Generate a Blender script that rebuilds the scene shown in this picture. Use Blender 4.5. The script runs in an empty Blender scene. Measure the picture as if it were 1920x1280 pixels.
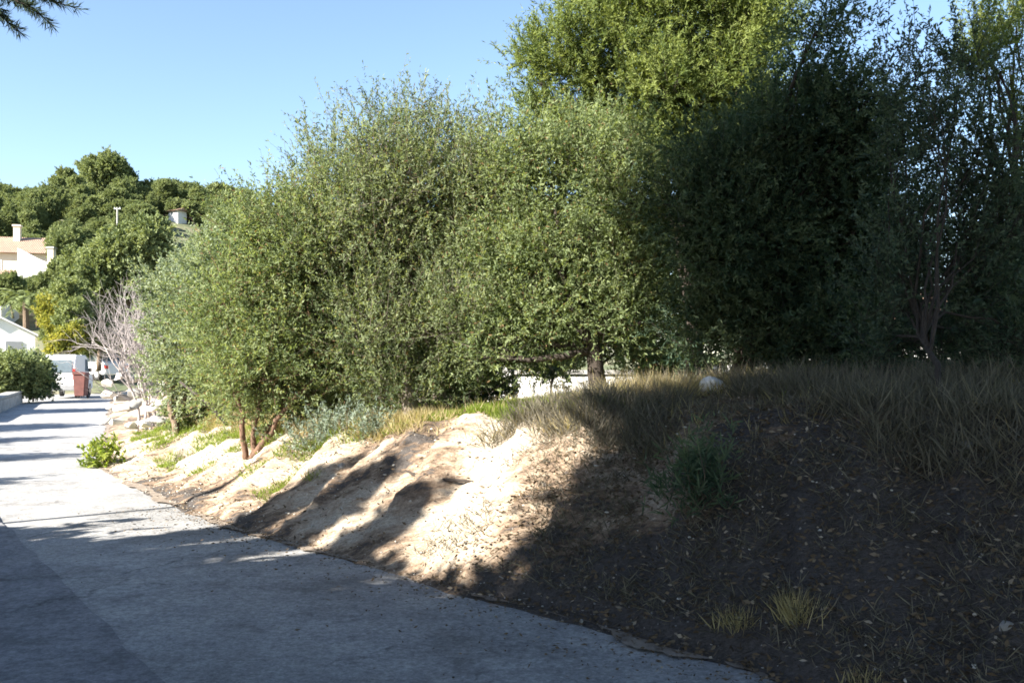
import bpy, bmesh, math, random
import numpy as np
from mathutils import Vector, Matrix

# ------------------------------------------------------------------ camera, sky, sun, exposure
SC = bpy.context.scene
COL = SC.collection
F = 1707.0; HZ = 680.0; EYE = 1.6
cam = bpy.data.cameras.new('camera'); cam_o = bpy.data.objects.new('camera', cam); COL.objects.link(cam_o)
cam.sensor_width = 36.0; cam.lens = 36.0 * F / 1920.0; cam.shift_y = (HZ - 640.0) / 1920.0
cam.clip_start = 0.05; cam.clip_end = 3000.0
cam_o.location = (0, 0, EYE); cam_o.rotation_euler = (math.radians(90), 0, 0)
SC.camera = cam_o

SUN_EL = math.radians(33); SUN_A = math.radians(38)          # A: heading of the shadows, from +X towards +Y
S_DIR = (math.cos(SUN_A), math.sin(SUN_A))
w = bpy.data.worlds.new('World'); SC.world = w; w.use_nodes = True
nt = w.node_tree; bg = nt.nodes['Background']
sky = nt.nodes.new('ShaderNodeTexSky'); sky.sky_type = 'NISHITA'; sky.sun_disc = False
sky.sun_elevation = SUN_EL; sky.sun_rotation = math.atan2(-S_DIR[0], -S_DIR[1])
sky.altitude = 50; sky.air_density = 1.0; sky.dust_density = 0.6; sky.ozone_density = 2.0
nt.links.new(sky.outputs[0], bg.inputs[0]); bg.inputs[1].default_value = 0.075
sl = bpy.data.lights.new('sun', 'SUN'); sl.energy = 5.0; sl.angle = math.radians(0.5); sl.color = (1.0, 0.94, 0.84)
so = bpy.data.objects.new('sun', sl); COL.objects.link(so)
so.rotation_euler = Vector((S_DIR[0] * math.cos(SUN_EL), S_DIR[1] * math.cos(SUN_EL), -math.sin(SUN_EL))).to_track_quat('-Z', 'Y').to_euler()
SC.view_settings.view_transform = 'Standard'; SC.view_settings.look = 'None'
SC.view_settings.exposure = 2.0; SC.view_settings.gamma = 1.0
SC.render.engine = 'CYCLES'
SC.cycles.use_denoising = True
SC.cycles.max_bounces = 6; SC.cycles.diffuse_bounces = 3; SC.cycles.glossy_bounces = 2
SC.cycles.transmission_bounces = 3; SC.cycles.transparent_max_bounces = 4
SC.cycles.filter_width = 1.7

rng = np.random.default_rng(7)

# ------------------------------------------------------------------ helpers
def W(px, py, d):
    """a point measured in the photograph at distance d, in metres"""
    return np.array([(px - 960.0) / F * d, d, EYE + (HZ - py) / F * d])

def tag(o, label=None, cat=None, group=None, kind=None):
    if label: o['label'] = label
    if cat: o['category'] = cat
    if group: o['group'] = group
    if kind: o['kind'] = kind
    return o

def empty(name, loc=(0, 0, 0), rz=0.0):
    o = bpy.data.objects.new(name, None); COL.objects.link(o)
    o.location = tuple(loc); o.rotation_euler = (0, 0, rz); o.empty_display_size = 0.2
    return o

def raw_mesh(name, V, loops, sizes, mat, parent=None, smooth=True, attrs=None, local=True):
    """one mesh object from numpy arrays; world coordinates unless the parent sits elsewhere"""
    V = np.asarray(V, dtype=np.float32)
    if parent is not None and local:
        V = V - np.array(parent.location, dtype=np.float32)
    me = bpy.data.meshes.new(name)
    loops = np.asarray(loops, dtype=np.int32); sizes = np.asarray(sizes, dtype=np.int32)
    me.vertices.add(len(V)); me.vertices.foreach_set('co', V.ravel())
    me.loops.add(len(loops)); me.loops.foreach_set('vertex_index', loops)
    me.polygons.add(len(sizes))
    st = np.concatenate([[0], np.cumsum(sizes)[:-1]]).astype(np.int32)
    me.polygons.foreach_set('loop_start', st); me.polygons.foreach_set('loop_total', sizes)
    if smooth: me.polygons.foreach_set('use_smooth', np.ones(len(sizes), dtype=bool))
    for k, v in (attrs or {}).items():
        a = me.attributes.new(k, 'FLOAT', 'POINT'); a.data.foreach_set('value', np.asarray(v, dtype=np.float32))
    me.update(calc_edges=True); me.validate()
    me.materials.append(mat)
    o = bpy.data.objects.new(name, me); COL.objects.link(o)
    if parent is not None: o.parent = parent
    return o

class MB:
    """collects boxes, prisms and tubes into one mesh"""
    def __init__(s): s.v = []; s.f = []
    def add(s, vs, fs):
        n = len(s.v); s.v += [tuple(float(c) for c in v) for v in vs]; s.f += [tuple(i + n for i in f) for f in fs]; return s
    def box(s, x0, x1, y0, y1, z0, z1):
        return s.add([(x0,y0,z0),(x1,y0,z0),(x1,y1,z0),(x0,y1,z0),(x0,y0,z1),(x1,y0,z1),(x1,y1,z1),(x0,y1,z1)],
                     [(0,3,2,1),(4,5,6,7),(0,1,5,4),(1,2,6,5),(2,3,7,6),(3,0,4,7)])
    def prism(s, prof, x0, x1, axis='x'):
        """profile of (a,b) extruded: axis x -> (x,a,b); axis y -> (a,y,b)"""
        n = len(prof)
        mk = (lambda t, a, b: (t, a, b)) if axis == 'x' else (lambda t, a, b: (a, t, b))
        vs = [mk(x0, a, b) for a, b in prof] + [mk(x1, a, b) for a, b in prof]
        fs = [tuple(range(n)), tuple(range(2 * n - 1, n - 1, -1))] + [(i, i + n, (i + 1) % n + n, (i + 1) % n) for i in range(n)]
        return s.add(vs, fs)
    def tube(s, pts, rad, n=7, caps=True):
        pts = [Vector(tuple(float(c) for c in p)) for p in pts]; m = len(pts)
        vs = []; up = Vector((0.13, 0.31, 0.94)).normalized()
        for i, p in enumerate(pts):
            d = (pts[min(i + 1, m - 1)] - pts[max(i - 1, 0)])
            if d.length < 1e-9: d = Vector((0, 0, 1))
            d.normalize()
            a = d.cross(up)
            if a.length < 1e-3: a = d.cross(Vector((1, 0, 0)))
            a.normalize(); b = d.cross(a)
            r = rad[i] if hasattr(rad, '__len__') else rad
            for k in range(n):
                t = 2 * math.pi * k / n
                vs.append(p + (a * math.cos(t) + b * math.sin(t)) * r)
        fs = [(i * n + k, i * n + (k + 1) % n, (i + 1) * n + (k + 1) % n, (i + 1) * n + k) for i in range(m - 1) for k in range(n)]
        if caps: fs += [tuple(range(n - 1, -1, -1)), tuple(range((m - 1) * n, m * n))]
        return s.add(vs, fs)
    def build(s, name, mat, parent=None, smooth=False, bevel=0.0, offset=None):
        me = bpy.data.meshes.new(name); me.from_pydata(s.v, [], s.f)
        if offset is not None: me.transform(Matrix.Translation(-Vector(tuple(float(c) for c in offset))))
        bm = bmesh.new(); bm.from_mesh(me)
        bmesh.ops.recalc_face_normals(bm, faces=bm.faces)
        if bevel > 0:
            bmesh.ops.bevel(bm, geom=[e for e in bm.edges if len(e.link_faces) == 2 and e.calc_face_angle(0) > 0.5], offset=bevel, segments=2, affect='EDGES')
        bm.to_mesh(me); bm.free()
        if smooth:
            for p in me.polygons: p.use_smooth = True
        me.materials.append(mat)
        o = bpy.data.objects.new(name, me); COL.objects.link(o)
        if parent is not None: o.parent = parent
        return o

def copy_tree(o, parent=None):
    c = o.copy(); COL.objects.link(c); c.parent = parent
    for ch in list(o.children): copy_tree(ch, c)
    return c

# vectorised value noise
def _h(ix, iy, iz, seed):
    n = (ix.astype(np.int64) * 374761393 + iy.astype(np.int64) * 668265263 + iz.astype(np.int64) * 2147483647 + seed * 1013904223) & 0xFFFFFFFF
    n = ((n ^ (n >> 13)) * 1274126177) & 0xFFFFFFFF
    n = (n ^ (n >> 16)) & 0xFFFFFFFF
    return n / 4294967295.0
def vnoise(x, y, z=None, seed=0):
    x = np.asarray(x, float); y = np.asarray(y, float); z = np.zeros_like(x) if z is None else np.asarray(z, float)
    ix, iy, iz = np.floor(x), np.floor(y), np.floor(z)
    fx, fy, fz = x - ix, y - iy, z - iz
    fx, fy, fz = [t * t * (3 - 2 * t) for t in (fx, fy, fz)]
    r = 0
    for dx in (0, 1):
        for dy in (0, 1):
            for dz in (0, 1):
                wgt = (fx if dx else 1 - fx) * (fy if dy else 1 - fy) * (fz if dz else 1 - fz)
                r = r + wgt * _h(ix + dx, iy + dy, iz + dz, seed)
    return r * 2 - 1
def fbm(x, y, oct=4, seed=0):
    r = 0; a = 0.5
    for k in range(oct):
        r = r + a * vnoise(x * 2 ** k, y * 2 ** k, seed=seed + k); a *= 0.5
    return r
def sstep(a, b, x):
    t = np.clip((np.asarray(x, float) - a) / (b - a), 0, 1); return t * t * (3 - 2 * t)

# ------------------------------------------------------------------ materials
def mat(name):
    m = bpy.data.materials.new(name); m.use_nodes = True
    return m, m.node_tree, m.node_tree.nodes['Principled BSDF']
def noise_node(nt, scale, detail=4.0, rough=0.6, coord=None, vec=None):
    n = nt.nodes.new('ShaderNodeTexNoise'); n.inputs['Scale'].default_value = scale
    n.inputs['Detail'].default_value = detail; n.inputs['Roughness'].default_value = rough
    if vec is not None: nt.links.new(vec, n.inputs['Vector'])
    return n
def ramp(nt, fac, stops):
    r = nt.nodes.new('ShaderNodeValToRGB'); nt.links.new(fac, r.inputs[0])
    e = r.color_ramp.elements
    while len(e) < len(stops): e.new(0.5)
    for k, (p, c) in enumerate(stops): e[k].position = p; e[k].color = (*c, 1)
    return r
def mix(nt, fac, a, b, mode='MIX'):
    m = nt.nodes.new('ShaderNodeMix'); m.data_type = 'RGBA'; m.blend_type = mode
    if hasattr(fac, 'links'): nt.links.new(fac, m.inputs[0])
    else: m.inputs[0].default_value = fac
    for s, v in ((6, a), (7, b)):
        if hasattr(v, 'links'): nt.links.new(v, m.inputs[s])
        else: m.inputs[s].default_value = (*v, 1)
    return m.outputs[2]
def objcoord(nt):
    return nt.nodes.new('ShaderNodeTexCoord').outputs['Object']
def bump(nt, bsdf, h, strength, dist):
    b = nt.nodes.new('ShaderNodeBump'); b.inputs['Strength'].default_value = strength; b.inputs['Distance'].default_value = dist
    nt.links.new(h, b.inputs['Height']); nt.links.new(b.outputs[0], bsdf.inputs['Normal'])

def plain(name, col, rough=0.7, var=0.15, scale=6.0, metallic=0.0, spec=0.5, bumps=0.0):
    m, t, b = mat(name); oc = objcoord(t)
    n = noise_node(t, scale, 5, 0.6, vec=oc)
    r = ramp(t, n.outputs[0], [(0.3, tuple(c * (1 - var) for c in col)), (0.7, tuple(min(1, c * (1 + var)) for c in col))])
    t.links.new(r.outputs[0], b.inputs['Base Color']); b.inputs['Roughness'].default_value = rough
    b.inputs['Metallic'].default_value = metallic; b.inputs['Specular IOR Level'].default_value = spec
    if bumps: bump(t, b, noise_node(t, scale * 6, 5, 0.7, vec=oc).outputs[0], bumps, 0.02)
    return m

def leaf_mat(name, dark, mid, light, trans=0.35, rough=0.55, extra=None):
    m, t, b = mat(name)
    a = t.nodes.new('ShaderNodeAttribute'); a.attribute_name = 'tint'
    trans = trans * 1.25
    st = [(0.0, dark), (0.5, mid), (1.0, light)]
    if extra: st = [(0.0, dark), (0.45, mid), (0.9, light), (1.0, extra)]
    r = ramp(t, a.outputs['Fac'], st)
    t.links.new(r.outputs[0], b.inputs['Base Color'])
    b.inputs['Roughness'].default_value = 0.7; b.inputs['Specular IOR Level'].default_value = 0.15
    tr = t.nodes.new('ShaderNodeBsdfTranslucent')
    tc = mix(t, 1.0, r.outputs[0], (1.5, 1.45, 0.7), 'MULTIPLY'); t.links.new(tc, tr.inputs[0])
    mx = t.nodes.new('ShaderNodeMixShader'); mx.inputs[0].default_value = trans
    t.links.new(b.outputs[0], mx.inputs[1]); t.links.new(tr.outputs[0], mx.inputs[2])
    t.links.new(mx.outputs[0], t.nodes['Material Output'].inputs[0])
    return m

def bark_mat(name, col):
    m, t, b = mat(name); oc = objcoord(t)
    mp = t.nodes.new('ShaderNodeMapping'); mp.inputs['Scale'].default_value = (9, 9, 2); t.links.new(oc, mp.inputs[0])
    n = noise_node(t, 3.0, 6, 0.7, vec=mp.outputs[0])
    r = ramp(t, n.outputs[0], [(0.3, tuple(c * 0.45 for c in col)), (0.7, tuple(c * 1.3 for c in col))])
    t.links.new(r.outputs[0], b.inputs['Base Color']); b.inputs['Roughness'].default_value = 0.9
    bump(t, b, n.outputs[0], 0.8, 0.03)
    return m

def asphalt(name, base, spots=True):
    m, t, b = mat(name); oc = objcoord(t)
    big = noise_node(t, 0.5, 5, 0.65, vec=oc); fine = noise_node(t, 45, 4, 0.8, vec=oc); mid = noise_node(t, 3.2, 5, 0.7, vec=oc); gr = noise_node(t, 19, 5, 0.85, vec=oc)
    c = ramp(t, big.outputs[0], [(0.3, tuple(v * 0.78 for v in base)), (0.7, tuple(v * 1.2 for v in base))]).outputs[0]
    c2 = ramp(t, mid.outputs[0], [(0.3, (0.82, 0.82, 0.82)), (0.7, (1.12, 1.12, 1.1))]).outputs[0]
    c = mix(t, 1.0, c, c2, 'MULTIPLY')
    c3 = ramp(t, fine.outputs[0], [(0.35, (0.7, 0.7, 0.7)), (0.65, (1.3, 1.3, 1.3))]).outputs[0]
    c = mix(t, 0.8, c, c3, 'MULTIPLY')
    c = mix(t, 1.0, c, ramp(t, gr.outputs[0], [(0.38, (0.72, 0.72, 0.72)), (0.5, (1, 1, 1)), (0.62, (1.28, 1.27, 1.25))]).outputs[0], 'MULTIPLY')
    vo = t.nodes.new('ShaderNodeTexVoronoi'); vo.feature = 'DISTANCE_TO_EDGE'; vo.inputs['Scale'].default_value = 0.55
    wn = noise_node(t, 2.5, 5, 0.7, vec=oc); va = t.nodes.new('ShaderNodeVectorMath'); va.operation = 'MULTIPLY_ADD'
    t.links.new(wn.outputs['Color'], va.inputs[0]); va.inputs[1].default_value = (.5, .5, .5); t.links.new(oc, va.inputs[2]); t.links.new(va.outputs[0], vo.inputs['Vector'])
    ck = ramp(t, vo.outputs['Distance'], [(0.0, (0.45, 0.45, 0.45)), (0.012, (1, 1, 1))]).outputs[0]
    gate = ramp(t, big.outputs[0], [(0.46, (0, 0, 0)), (0.56, (1, 1, 1))]).outputs[0]
    c = mix(t, 1.0, c, mix(t, gate, (1, 1, 1), ck), 'MULTIPLY')
    st = noise_node(t, 1.1, 6, 0.75, vec=oc)
    c = mix(t, 1.0, c, ramp(t, st.outputs[0], [(0.38, (0.72, 0.71, 0.70)), (0.5, (1, 1, 1)), (0.66, (1.14, 1.12, 1.08))]).outputs[0], 'MULTIPLY')
    t.links.new(c, b.inputs['Base Color']); b.inputs['Roughness'].default_value = 0.85; b.inputs['Specular IOR Level'].default_value = 0.3
    bump(t, b, fine.outputs[0], 0.5, 0.01)
    return m

M = {}
M['asphalt'] = asphalt('worn_asphalt', (0.315, 0.312, 0.312))
M['asphalt_dark'] = asphalt('dark_asphalt', (0.215, 0.215, 0.23))

# bank: pale limestone-clay with brown earth, tint attribute = amount of earth plus painted shade at the near end
m, t, b = mat('bank_earth'); oc = objcoord(t)
mp = t.nodes.new('ShaderNodeMapping'); mp.inputs['Rotation'].default_value = (0, 0, math.radians(-25)); mp.inputs['Scale'].default_value = (0.7, 1.8, 1.8); t.links.new(oc, mp.inputs[0])
n1 = noise_node(t, 1.6, 6, 0.65, vec=mp.outputs[0]); n2 = noise_node(t, 9, 6, 0.7, vec=mp.outputs[0]); n3 = noise_node(t, 40, 4, 0.8, vec=oc)
att = t.nodes.new('ShaderNodeAttribute'); att.attribute_name = 'soil_shade'
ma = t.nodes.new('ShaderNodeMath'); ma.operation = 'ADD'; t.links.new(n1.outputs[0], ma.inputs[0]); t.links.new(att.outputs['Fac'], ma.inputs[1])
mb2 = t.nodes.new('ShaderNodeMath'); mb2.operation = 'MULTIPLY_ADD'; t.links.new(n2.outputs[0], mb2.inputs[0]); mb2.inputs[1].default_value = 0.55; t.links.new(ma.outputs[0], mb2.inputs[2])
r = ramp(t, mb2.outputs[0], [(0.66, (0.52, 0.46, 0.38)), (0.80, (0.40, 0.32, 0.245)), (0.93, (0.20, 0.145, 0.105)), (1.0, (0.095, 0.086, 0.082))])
c3 = ramp(t, n3.outputs[0], [(0.35, (0.62, 0.60, 0.58)), (0.65, (1.22, 1.2, 1.16))]).outputs[0]
t.links.new(mix(t, 1.0, r.outputs[0], c3, 'MULTIPLY'), b.inputs['Base Color']); b.inputs['Roughness'].default_value = 0.95
b.inputs['Specular IOR Level'].default_value = 0.1
bump(t, b, n2.outputs[0], 0.9, 0.06)
M['bank'] = m

m, t, b = mat('ground_earth'); oc = objcoord(t)
n1 = noise_node(t, 0.35, 6, 0.65, vec=oc); n2 = noise_node(t, 6, 6, 0.7, vec=oc)
r = ramp(t, n1.outputs[0], [(0.35, (0.07, 0.09, 0.04)), (0.5, (0.13, 0.14, 0.07)), (0.65, (0.24, 0.21, 0.14))])
t.links.new(mix(t, 0.6, r.outputs[0], ramp(t, n2.outputs[0], [(0.3, (0.6, 0.6, 0.6)), (0.7, (1.2, 1.2, 1.2))]).outputs[0], 'MULTIPLY'), b.inputs['Base Color'])
b.inputs['Roughness'].default_value = 0.95; M['ground'] = m

M['leaf_olive'] = leaf_mat('leaf_olive', (0.08, 0.11, 0.055), (0.17, 0.22, 0.105), (0.27, 0.32, 0.165), extra=(0.22, 0.15, 0.08))
M['leaf_blue'] = leaf_mat('leaf_bluegreen', (0.11, 0.15, 0.10), (0.22, 0.27, 0.175), (0.32, 0.36, 0.25), 0.3)
M['leaf_mid'] = leaf_mat('leaf_mid', (0.075, 0.105, 0.06), (0.17, 0.215, 0.115), (0.275, 0.315, 0.18), extra=(0.17, 0.11, 0.06))
M['leaf_pine'] = leaf_mat('leaf_pine', (0.065, 0.095, 0.03), (0.15, 0.195, 0.06), (0.245, 0.285, 0.095), 0.3)
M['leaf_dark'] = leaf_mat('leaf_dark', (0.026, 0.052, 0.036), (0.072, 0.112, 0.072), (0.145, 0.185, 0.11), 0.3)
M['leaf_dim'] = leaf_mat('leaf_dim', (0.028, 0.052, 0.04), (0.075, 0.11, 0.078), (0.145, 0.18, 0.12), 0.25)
M['leaf_yellow'] = leaf_mat('leaf_yellow', (0.12, 0.14, 0.04), (0.24, 0.25, 0.06), (0.42, 0.38, 0.09), 0.35)
M['leaf_hill'] = leaf_mat('leaf_hill', (0.09, 0.12, 0.055), (0.19, 0.23, 0.10), (0.28, 0.315, 0.15), 0.2)
M['needle_near'] = leaf_mat('needle_near', (0.018, 0.032, 0.022), (0.03, 0.05, 0.032), (0.055, 0.075, 0.045), 0.15)
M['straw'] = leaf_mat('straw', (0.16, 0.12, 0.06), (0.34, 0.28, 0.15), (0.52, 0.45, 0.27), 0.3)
M['straw_shade'] = leaf_mat('straw_shade', (0.06, 0.055, 0.045), (0.13, 0.12, 0.095), (0.27, 0.24, 0.18), 0.2)  # darker copy of the straw, shade put into its colour
M['grass'] = leaf_mat('grass_green', (0.08, 0.12, 0.02), (0.17, 0.23, 0.04), (0.30, 0.34, 0.09), 0.4)
M['herb_grey'] = leaf_mat('herb_grey', (0.10, 0.13, 0.10), (0.19, 0.24, 0.19), (0.30, 0.35, 0.28), 0.2)
M['litter'] = leaf_mat('litter', (0.08, 0.06, 0.04), (0.14, 0.10, 0.06), (0.36, 0.31, 0.24), 0.0)
M['bark'] = bark_mat('bark_brown', (0.17, 0.12, 0.08)); M['bark_red'] = bark_mat('bark_reddish', (0.17, 0.10, 0.065))
M['bark_grey'] = bark_mat('bark_grey', (0.20, 0.165, 0.14)); M['bark_dark'] = bark_mat('bark_dark', (0.05, 0.038, 0.03))
M['twig_bare'] = plain('bare_twig', (0.36, 0.32, 0.31), 0.9, 0.3, 4)
M['rock'] = plain('limestone', (0.55, 0.52, 0.46), 0.9, 0.25, 3, bumps=0.7)
M['rock_white'] = plain('white_limestone', (0.72, 0.70, 0.68), 0.9, 0.15, 4, bumps=0.5)
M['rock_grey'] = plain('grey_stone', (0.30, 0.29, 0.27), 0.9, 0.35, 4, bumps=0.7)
M['white_wall'] = plain('white_render', (0.80, 0.79, 0.76), 0.85, 0.06, 2, bumps=0.2)
M['cream_wall'] = plain('cream_render', (0.74, 0.64, 0.48), 0.85, 0.08, 2, bumps=0.2)
M['glass'] = plain('window_glass', (0.05, 0.06, 0.07), 0.12, 0.1, 1)
M['car_paint'] = plain('white_car_paint', (0.80, 0.80, 0.80), 0.3, 0.04, 1)
M['car_glass'] = plain('car_glass', (0.16, 0.20, 0.23), 0.08, 0.2, 2)
M['rubber'] = plain('rubber', (0.025, 0.025, 0.025), 0.8, 0.2, 6)
M['metal'] = plain('grey_metal', (0.45, 0.45, 0.46), 0.4, 0.1, 4, metallic=0.7)
M['red'] = plain('faded_red_paint', (0.12, 0.04, 0.032), 0.6, 0.3, 4)
M['red_lamp'] = plain('red_lens', (0.5, 0.03, 0.02), 0.3, 0.1, 4)
M['concrete'] = plain('concrete_post', (0.36, 0.35, 0.33), 0.9, 0.15, 5)
M['cable'] = plain('black_cable', (0.02, 0.02, 0.02), 0.7, 0.1, 5)
M['plate'] = plain('number_plate', (0.75, 0.74, 0.68), 0.5, 0.05, 5)
# roof tiles: rows of barrel tiles
m, t, b = mat('terracotta_tiles'); oc = objcoord(t)
wv = t.nodes.new('ShaderNodeTexWave'); wv.inputs['Scale'].default_value = 2.2; wv.inputs['Distortion'].default_value = 0.4; t.links.new(oc, wv.inputs['Vector'])
nn = noise_node(t, 3, 5, 0.7, vec=oc)
cc = ramp(t, nn.outputs[0], [(0.3, (0.28, 0.17, 0.12)), (0.7, (0.42, 0.29, 0.21))]).outputs[0]
t.links.new(mix(t, 0.5, cc, ramp(t, wv.outputs[0], [(0.0, (0.45, 0.4, 0.4)), (0.5, (1.1, 1.1, 1.1))]).outputs[0], 'MULTIPLY'), b.inputs['Base Color'])
bump(t, b, wv.outputs[0], 0.8, 0.08); b.inputs['Roughness'].default_value = 0.85; M['tiles'] = m

# ------------------------------------------------------------------ the lie of the land
TOE = np.array([(9.5, -6.0), (5.4, -0.6), (3.2, 2.3), (1.35, 4.57), (.62, 5.42), (-.22, 6.24), (-1.02, 7.15), (-1.88, 8.03), (-2.78, 8.95),
                (-4.5, 11.3), (-6.6, 14.7), (-10.3, 23.2), (-14.8, 33.6), (-19.6, 45.), (-25, 58.), (-33, 72.), (-47, 88.)])
def resample(P, step):
    P = np.asarray(P, float)
    # Catmull-Rom, then equal spacing
    Q = []
    for i in range(len(P) - 1):
        p0, p1, p2, p3 = P[max(i - 1, 0)], P[i], P[i + 1], P[min(i + 2, len(P) - 1)]
        for t_ in np.linspace(0, 1, 20, endpoint=False):
            Q.append(0.5 * ((2 * p1) + (-p0 + p2) * t_ + (2 * p0 - 5 * p1 + 4 * p2 - p3) * t_ ** 2 + (-p0 + 3 * p1 - 3 * p2 + p3) * t_ ** 3))
    Q.append(P[-1]); Q = np.array(Q)
    L = np.concatenate([[0], np.cumsum(np.linalg.norm(np.diff(Q, axis=0), axis=1))])
    n = int(L[-1] / step); ts = np.linspace(0, L[-1], n)
    return np.stack([np.interp(ts, L, Q[:, k]) for k in (0, 1)], 1), ts
PATH, PT = resample(TOE, 0.05)
TAN = np.gradient(PATH, axis=0)
k_ = 61                                                       # smoothed headings so wide offsets do not fold
for _ in range(2): TAN = np.stack([np.convolve(np.pad(TAN[:, j], k_ // 2, mode='edge'), np.ones(k_) / k_, 'valid') for j in (0, 1)], 1)
TAN /= np.linalg.norm(TAN, axis=1)[:, None]
NOR = np.stack([TAN[:, 1], -TAN[:, 0]], 1)                    # points into the bank (right of travel)

def bank_height(P, s, tt):
    """height above the road at distance s from the toe; P = toe point, along-path tt"""
    y = P[..., 1]
    top = np.interp(y, [-6, 2, 5, 7.2, 9, 12, 16, 23, 34, 60], [1.3, 1.3, 1.25, 1.08, 0.82, 0.62, 0.50, 0.38, 0.35, 0.3])
    wid = np.interp(y, [-6, 4, 7, 9, 12, 16, 25], [2.0, 2.0, 1.85, 1.7, 1.7, 1.8, 1.8])
    q = np.clip(s / wid, 0, 1)
    h = top * (0.72 * q + 0.28 * sstep(0, 1, q))
    h = h + np.clip(s - wid, 0, None).clip(0, 5) * np.interp(y, [0, 7, 12, 20], [0.05, 0.09, 0.04, 0.02])
    h = h - np.clip(s - 14, 0, None) * 0.1
    return h
def bank_at(x, y):
    """ground height anywhere near the road"""
    d = np.hypot(PATH[:, 0] - x, PATH[:, 1] - y); i = int(d.argmin())
    s = float((x - PATH[i, 0]) * NOR[i, 0] + (y - PATH[i, 1]) * NOR[i, 1])
    if s <= 0: return 0.0
    return float(bank_height(PATH[i], np.array(min(s, 17)), 0))
def hill(x, y):
    x = np.asarray(x, float); y = np.asarray(y, float)
    up = sstep(52, 128, y) - 0.55 * sstep(135, 260, y)
    side = 0.12 + 0.88 * (1 - sstep(-46, 6, x - (y - 120) * 0.2))
    z = 19.0 * up * side + 2.2 * sstep(40, 62, y) * (1 - sstep(-30, -8, x))
    z = z + 1.6 * vnoise(x / 22, y / 22, seed=4) * sstep(55, 80, y)
    return z - 0.35

# ground sheet to the horizon (finer where the hill stands)
gx = np.concatenate([np.linspace(-900, -130, 12), np.linspace(-120, 70, 96), np.linspace(80, 900, 12)])
gy = np.concatenate([np.linspace(-400, -20, 6), np.linspace(-10, 270, 120), np.linspace(290, 2200, 14)])
X, Y = np.meshgrid(gx, gy); Z = hill(X, Y)
Z = np.where(Y > 280, np.minimum(Z, 4), Z)
def grid_obj(name, X, Y, Z, material, attrs=None, parent=None):
    r_, c_ = X.shape
    i = np.arange(r_ * c_).reshape(r_, c_)
    q = np.stack([i[:-1, :-1], i[:-1, 1:], i[1:, 1:], i[1:, :-1]], -1).reshape(-1)
    return raw_mesh(name, np.stack([X, Y, Z], -1).reshape(-1, 3), q, np.full((r_ - 1) * (c_ - 1), 4), material, parent, True,
                    {k: v.reshape(-1) for k, v in (attrs or {}).items()})
tag(grid_obj('ground', X, Y, Z, M['ground']), kind='structure')

# road ribbon
def strip(name, i0, i1, a, b, z, material, step=6, cols=9, wob=0.0):
    idx = np.arange(i0, i1, step)
    a = np.asarray([a(PATH[i, 1]) if callable(a) else a for i in idx]); b = np.asarray([b(PATH[i, 1]) if callable(b) else b for i in idx])
    if wob: a = a + wob * fbm(PT[idx] * 1.9, PT[idx] * 0, 6, seed=3); 
    u = np.linspace(0, 1, cols)[None, :]
    S = a[:, None] * (1 - u) + b[:, None] * u
    X = PATH[idx, 0][:, None] + NOR[idx, 0][:, None] * S; Y = PATH[idx, 1][:, None] + NOR[idx, 1][:, None] * S
    Zz = z + 0.012 * vnoise(X * 0.7, Y * 0.7, seed=9) if cols > 3 else z + 0 * X
    return grid_obj(name, X, Y, Zz, material)
N = len(PATH)
road_left = lambda y: float(np.interp(y, [-6, 5, 9, 14, 22, 40, 88], [-8.5, -7.5, -6.6, -5.0, -4.4, -4.2, -4.2]))
tag(strip('road', 0, N, road_left, 0.45, 0.0, M['asphalt'], step=5, cols=24), kind='structure')

# darker re-laid lane lower left: its edge runs from W(0,980) to W(300,1280)
def flat_poly(name, pts, z, material):
    bm = bmesh.new(); vs = [bm.verts.new((p[0], p[1], z)) for p in pts]; f = bm.faces.new(vs); f.normal_update()
    if f.normal.z < 0: f.normal_flip()
    bmesh.ops.triangulate(bm, faces=bm.faces[:])
    me = bpy.data.meshes.new(name); bm.to_mesh(me); bm.free(); me.materials.append(material)
    o = bpy.data.objects.new(name, me); COL.objects.link(o); return o
edge = []
for k in np.linspace(0, 1, 120):
    p = np.array([-8.6, 14.4]) * (1 - k) + np.array([3.6, -2.0]) * k
    # keep it through the two measured points
    wv_ = 0.10 * float(fbm(np.array([k * 34.0]), np.array([0.3]), 4, seed=21)[0])
    edge.append((p[0] + wv_ + 0.0, p[1] + wv_))
edge = [(x - 0.0, y) for x, y in edge]
# line through (-5.1,9.1) and (-1.76,4.55)
edge = []
for k in np.linspace(-1.4, 2.2, 150):
    x = -5.1 + 3.34 * k; y = 9.1 - 4.55 * k
    o_ = 0.06 * float(fbm(np.array([k * 9.0]), np.array([0.3]), 5, seed=21)[0])
    edge.append((x + o_ * 0.8, y + o_ * 0.6))
lane = edge + [(0.5, -6.0), (-6.5, -2.0), (-12.6, 6.0), (-12.6, 15.4)]
tag(flat_poly('road_patch', lane, 0.017, M['asphalt_dark']), kind='structure')

M['dirt'] = plain('dirt', (0.26, 0.215, 0.175), 0.95, 0.3, 9, spec=0.1, bumps=0.6)
tag(strip('dirt_verge', 40, N - 300, lambda y: -0.05 - 0.05 * rng.random(), 0.25, 0.0165, M['dirt'], step=1, cols=3, wob=0.16), kind='structure')
# embankment: fine sheet from the road edge across the crest and far behind the trees
sv = np.concatenate([np.linspace(-0.12, 2.6, 64), np.linspace(2.7, 6, 26), np.linspace(6.5, 17, 16)])
idx = np.arange(40, N, 1)
keep = []; acc = 0.0
for i in idx:
    stepm = 0.05 if PATH[i, 1] < 17 else (0.2 if PATH[i, 1] < 30 else 0.8)
    acc += 0.05
    if acc >= stepm - 1e-6: keep.append(i); acc = 0.0
idx = np.array(keep)
S2, _ = np.meshgrid(sv, idx)
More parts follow.
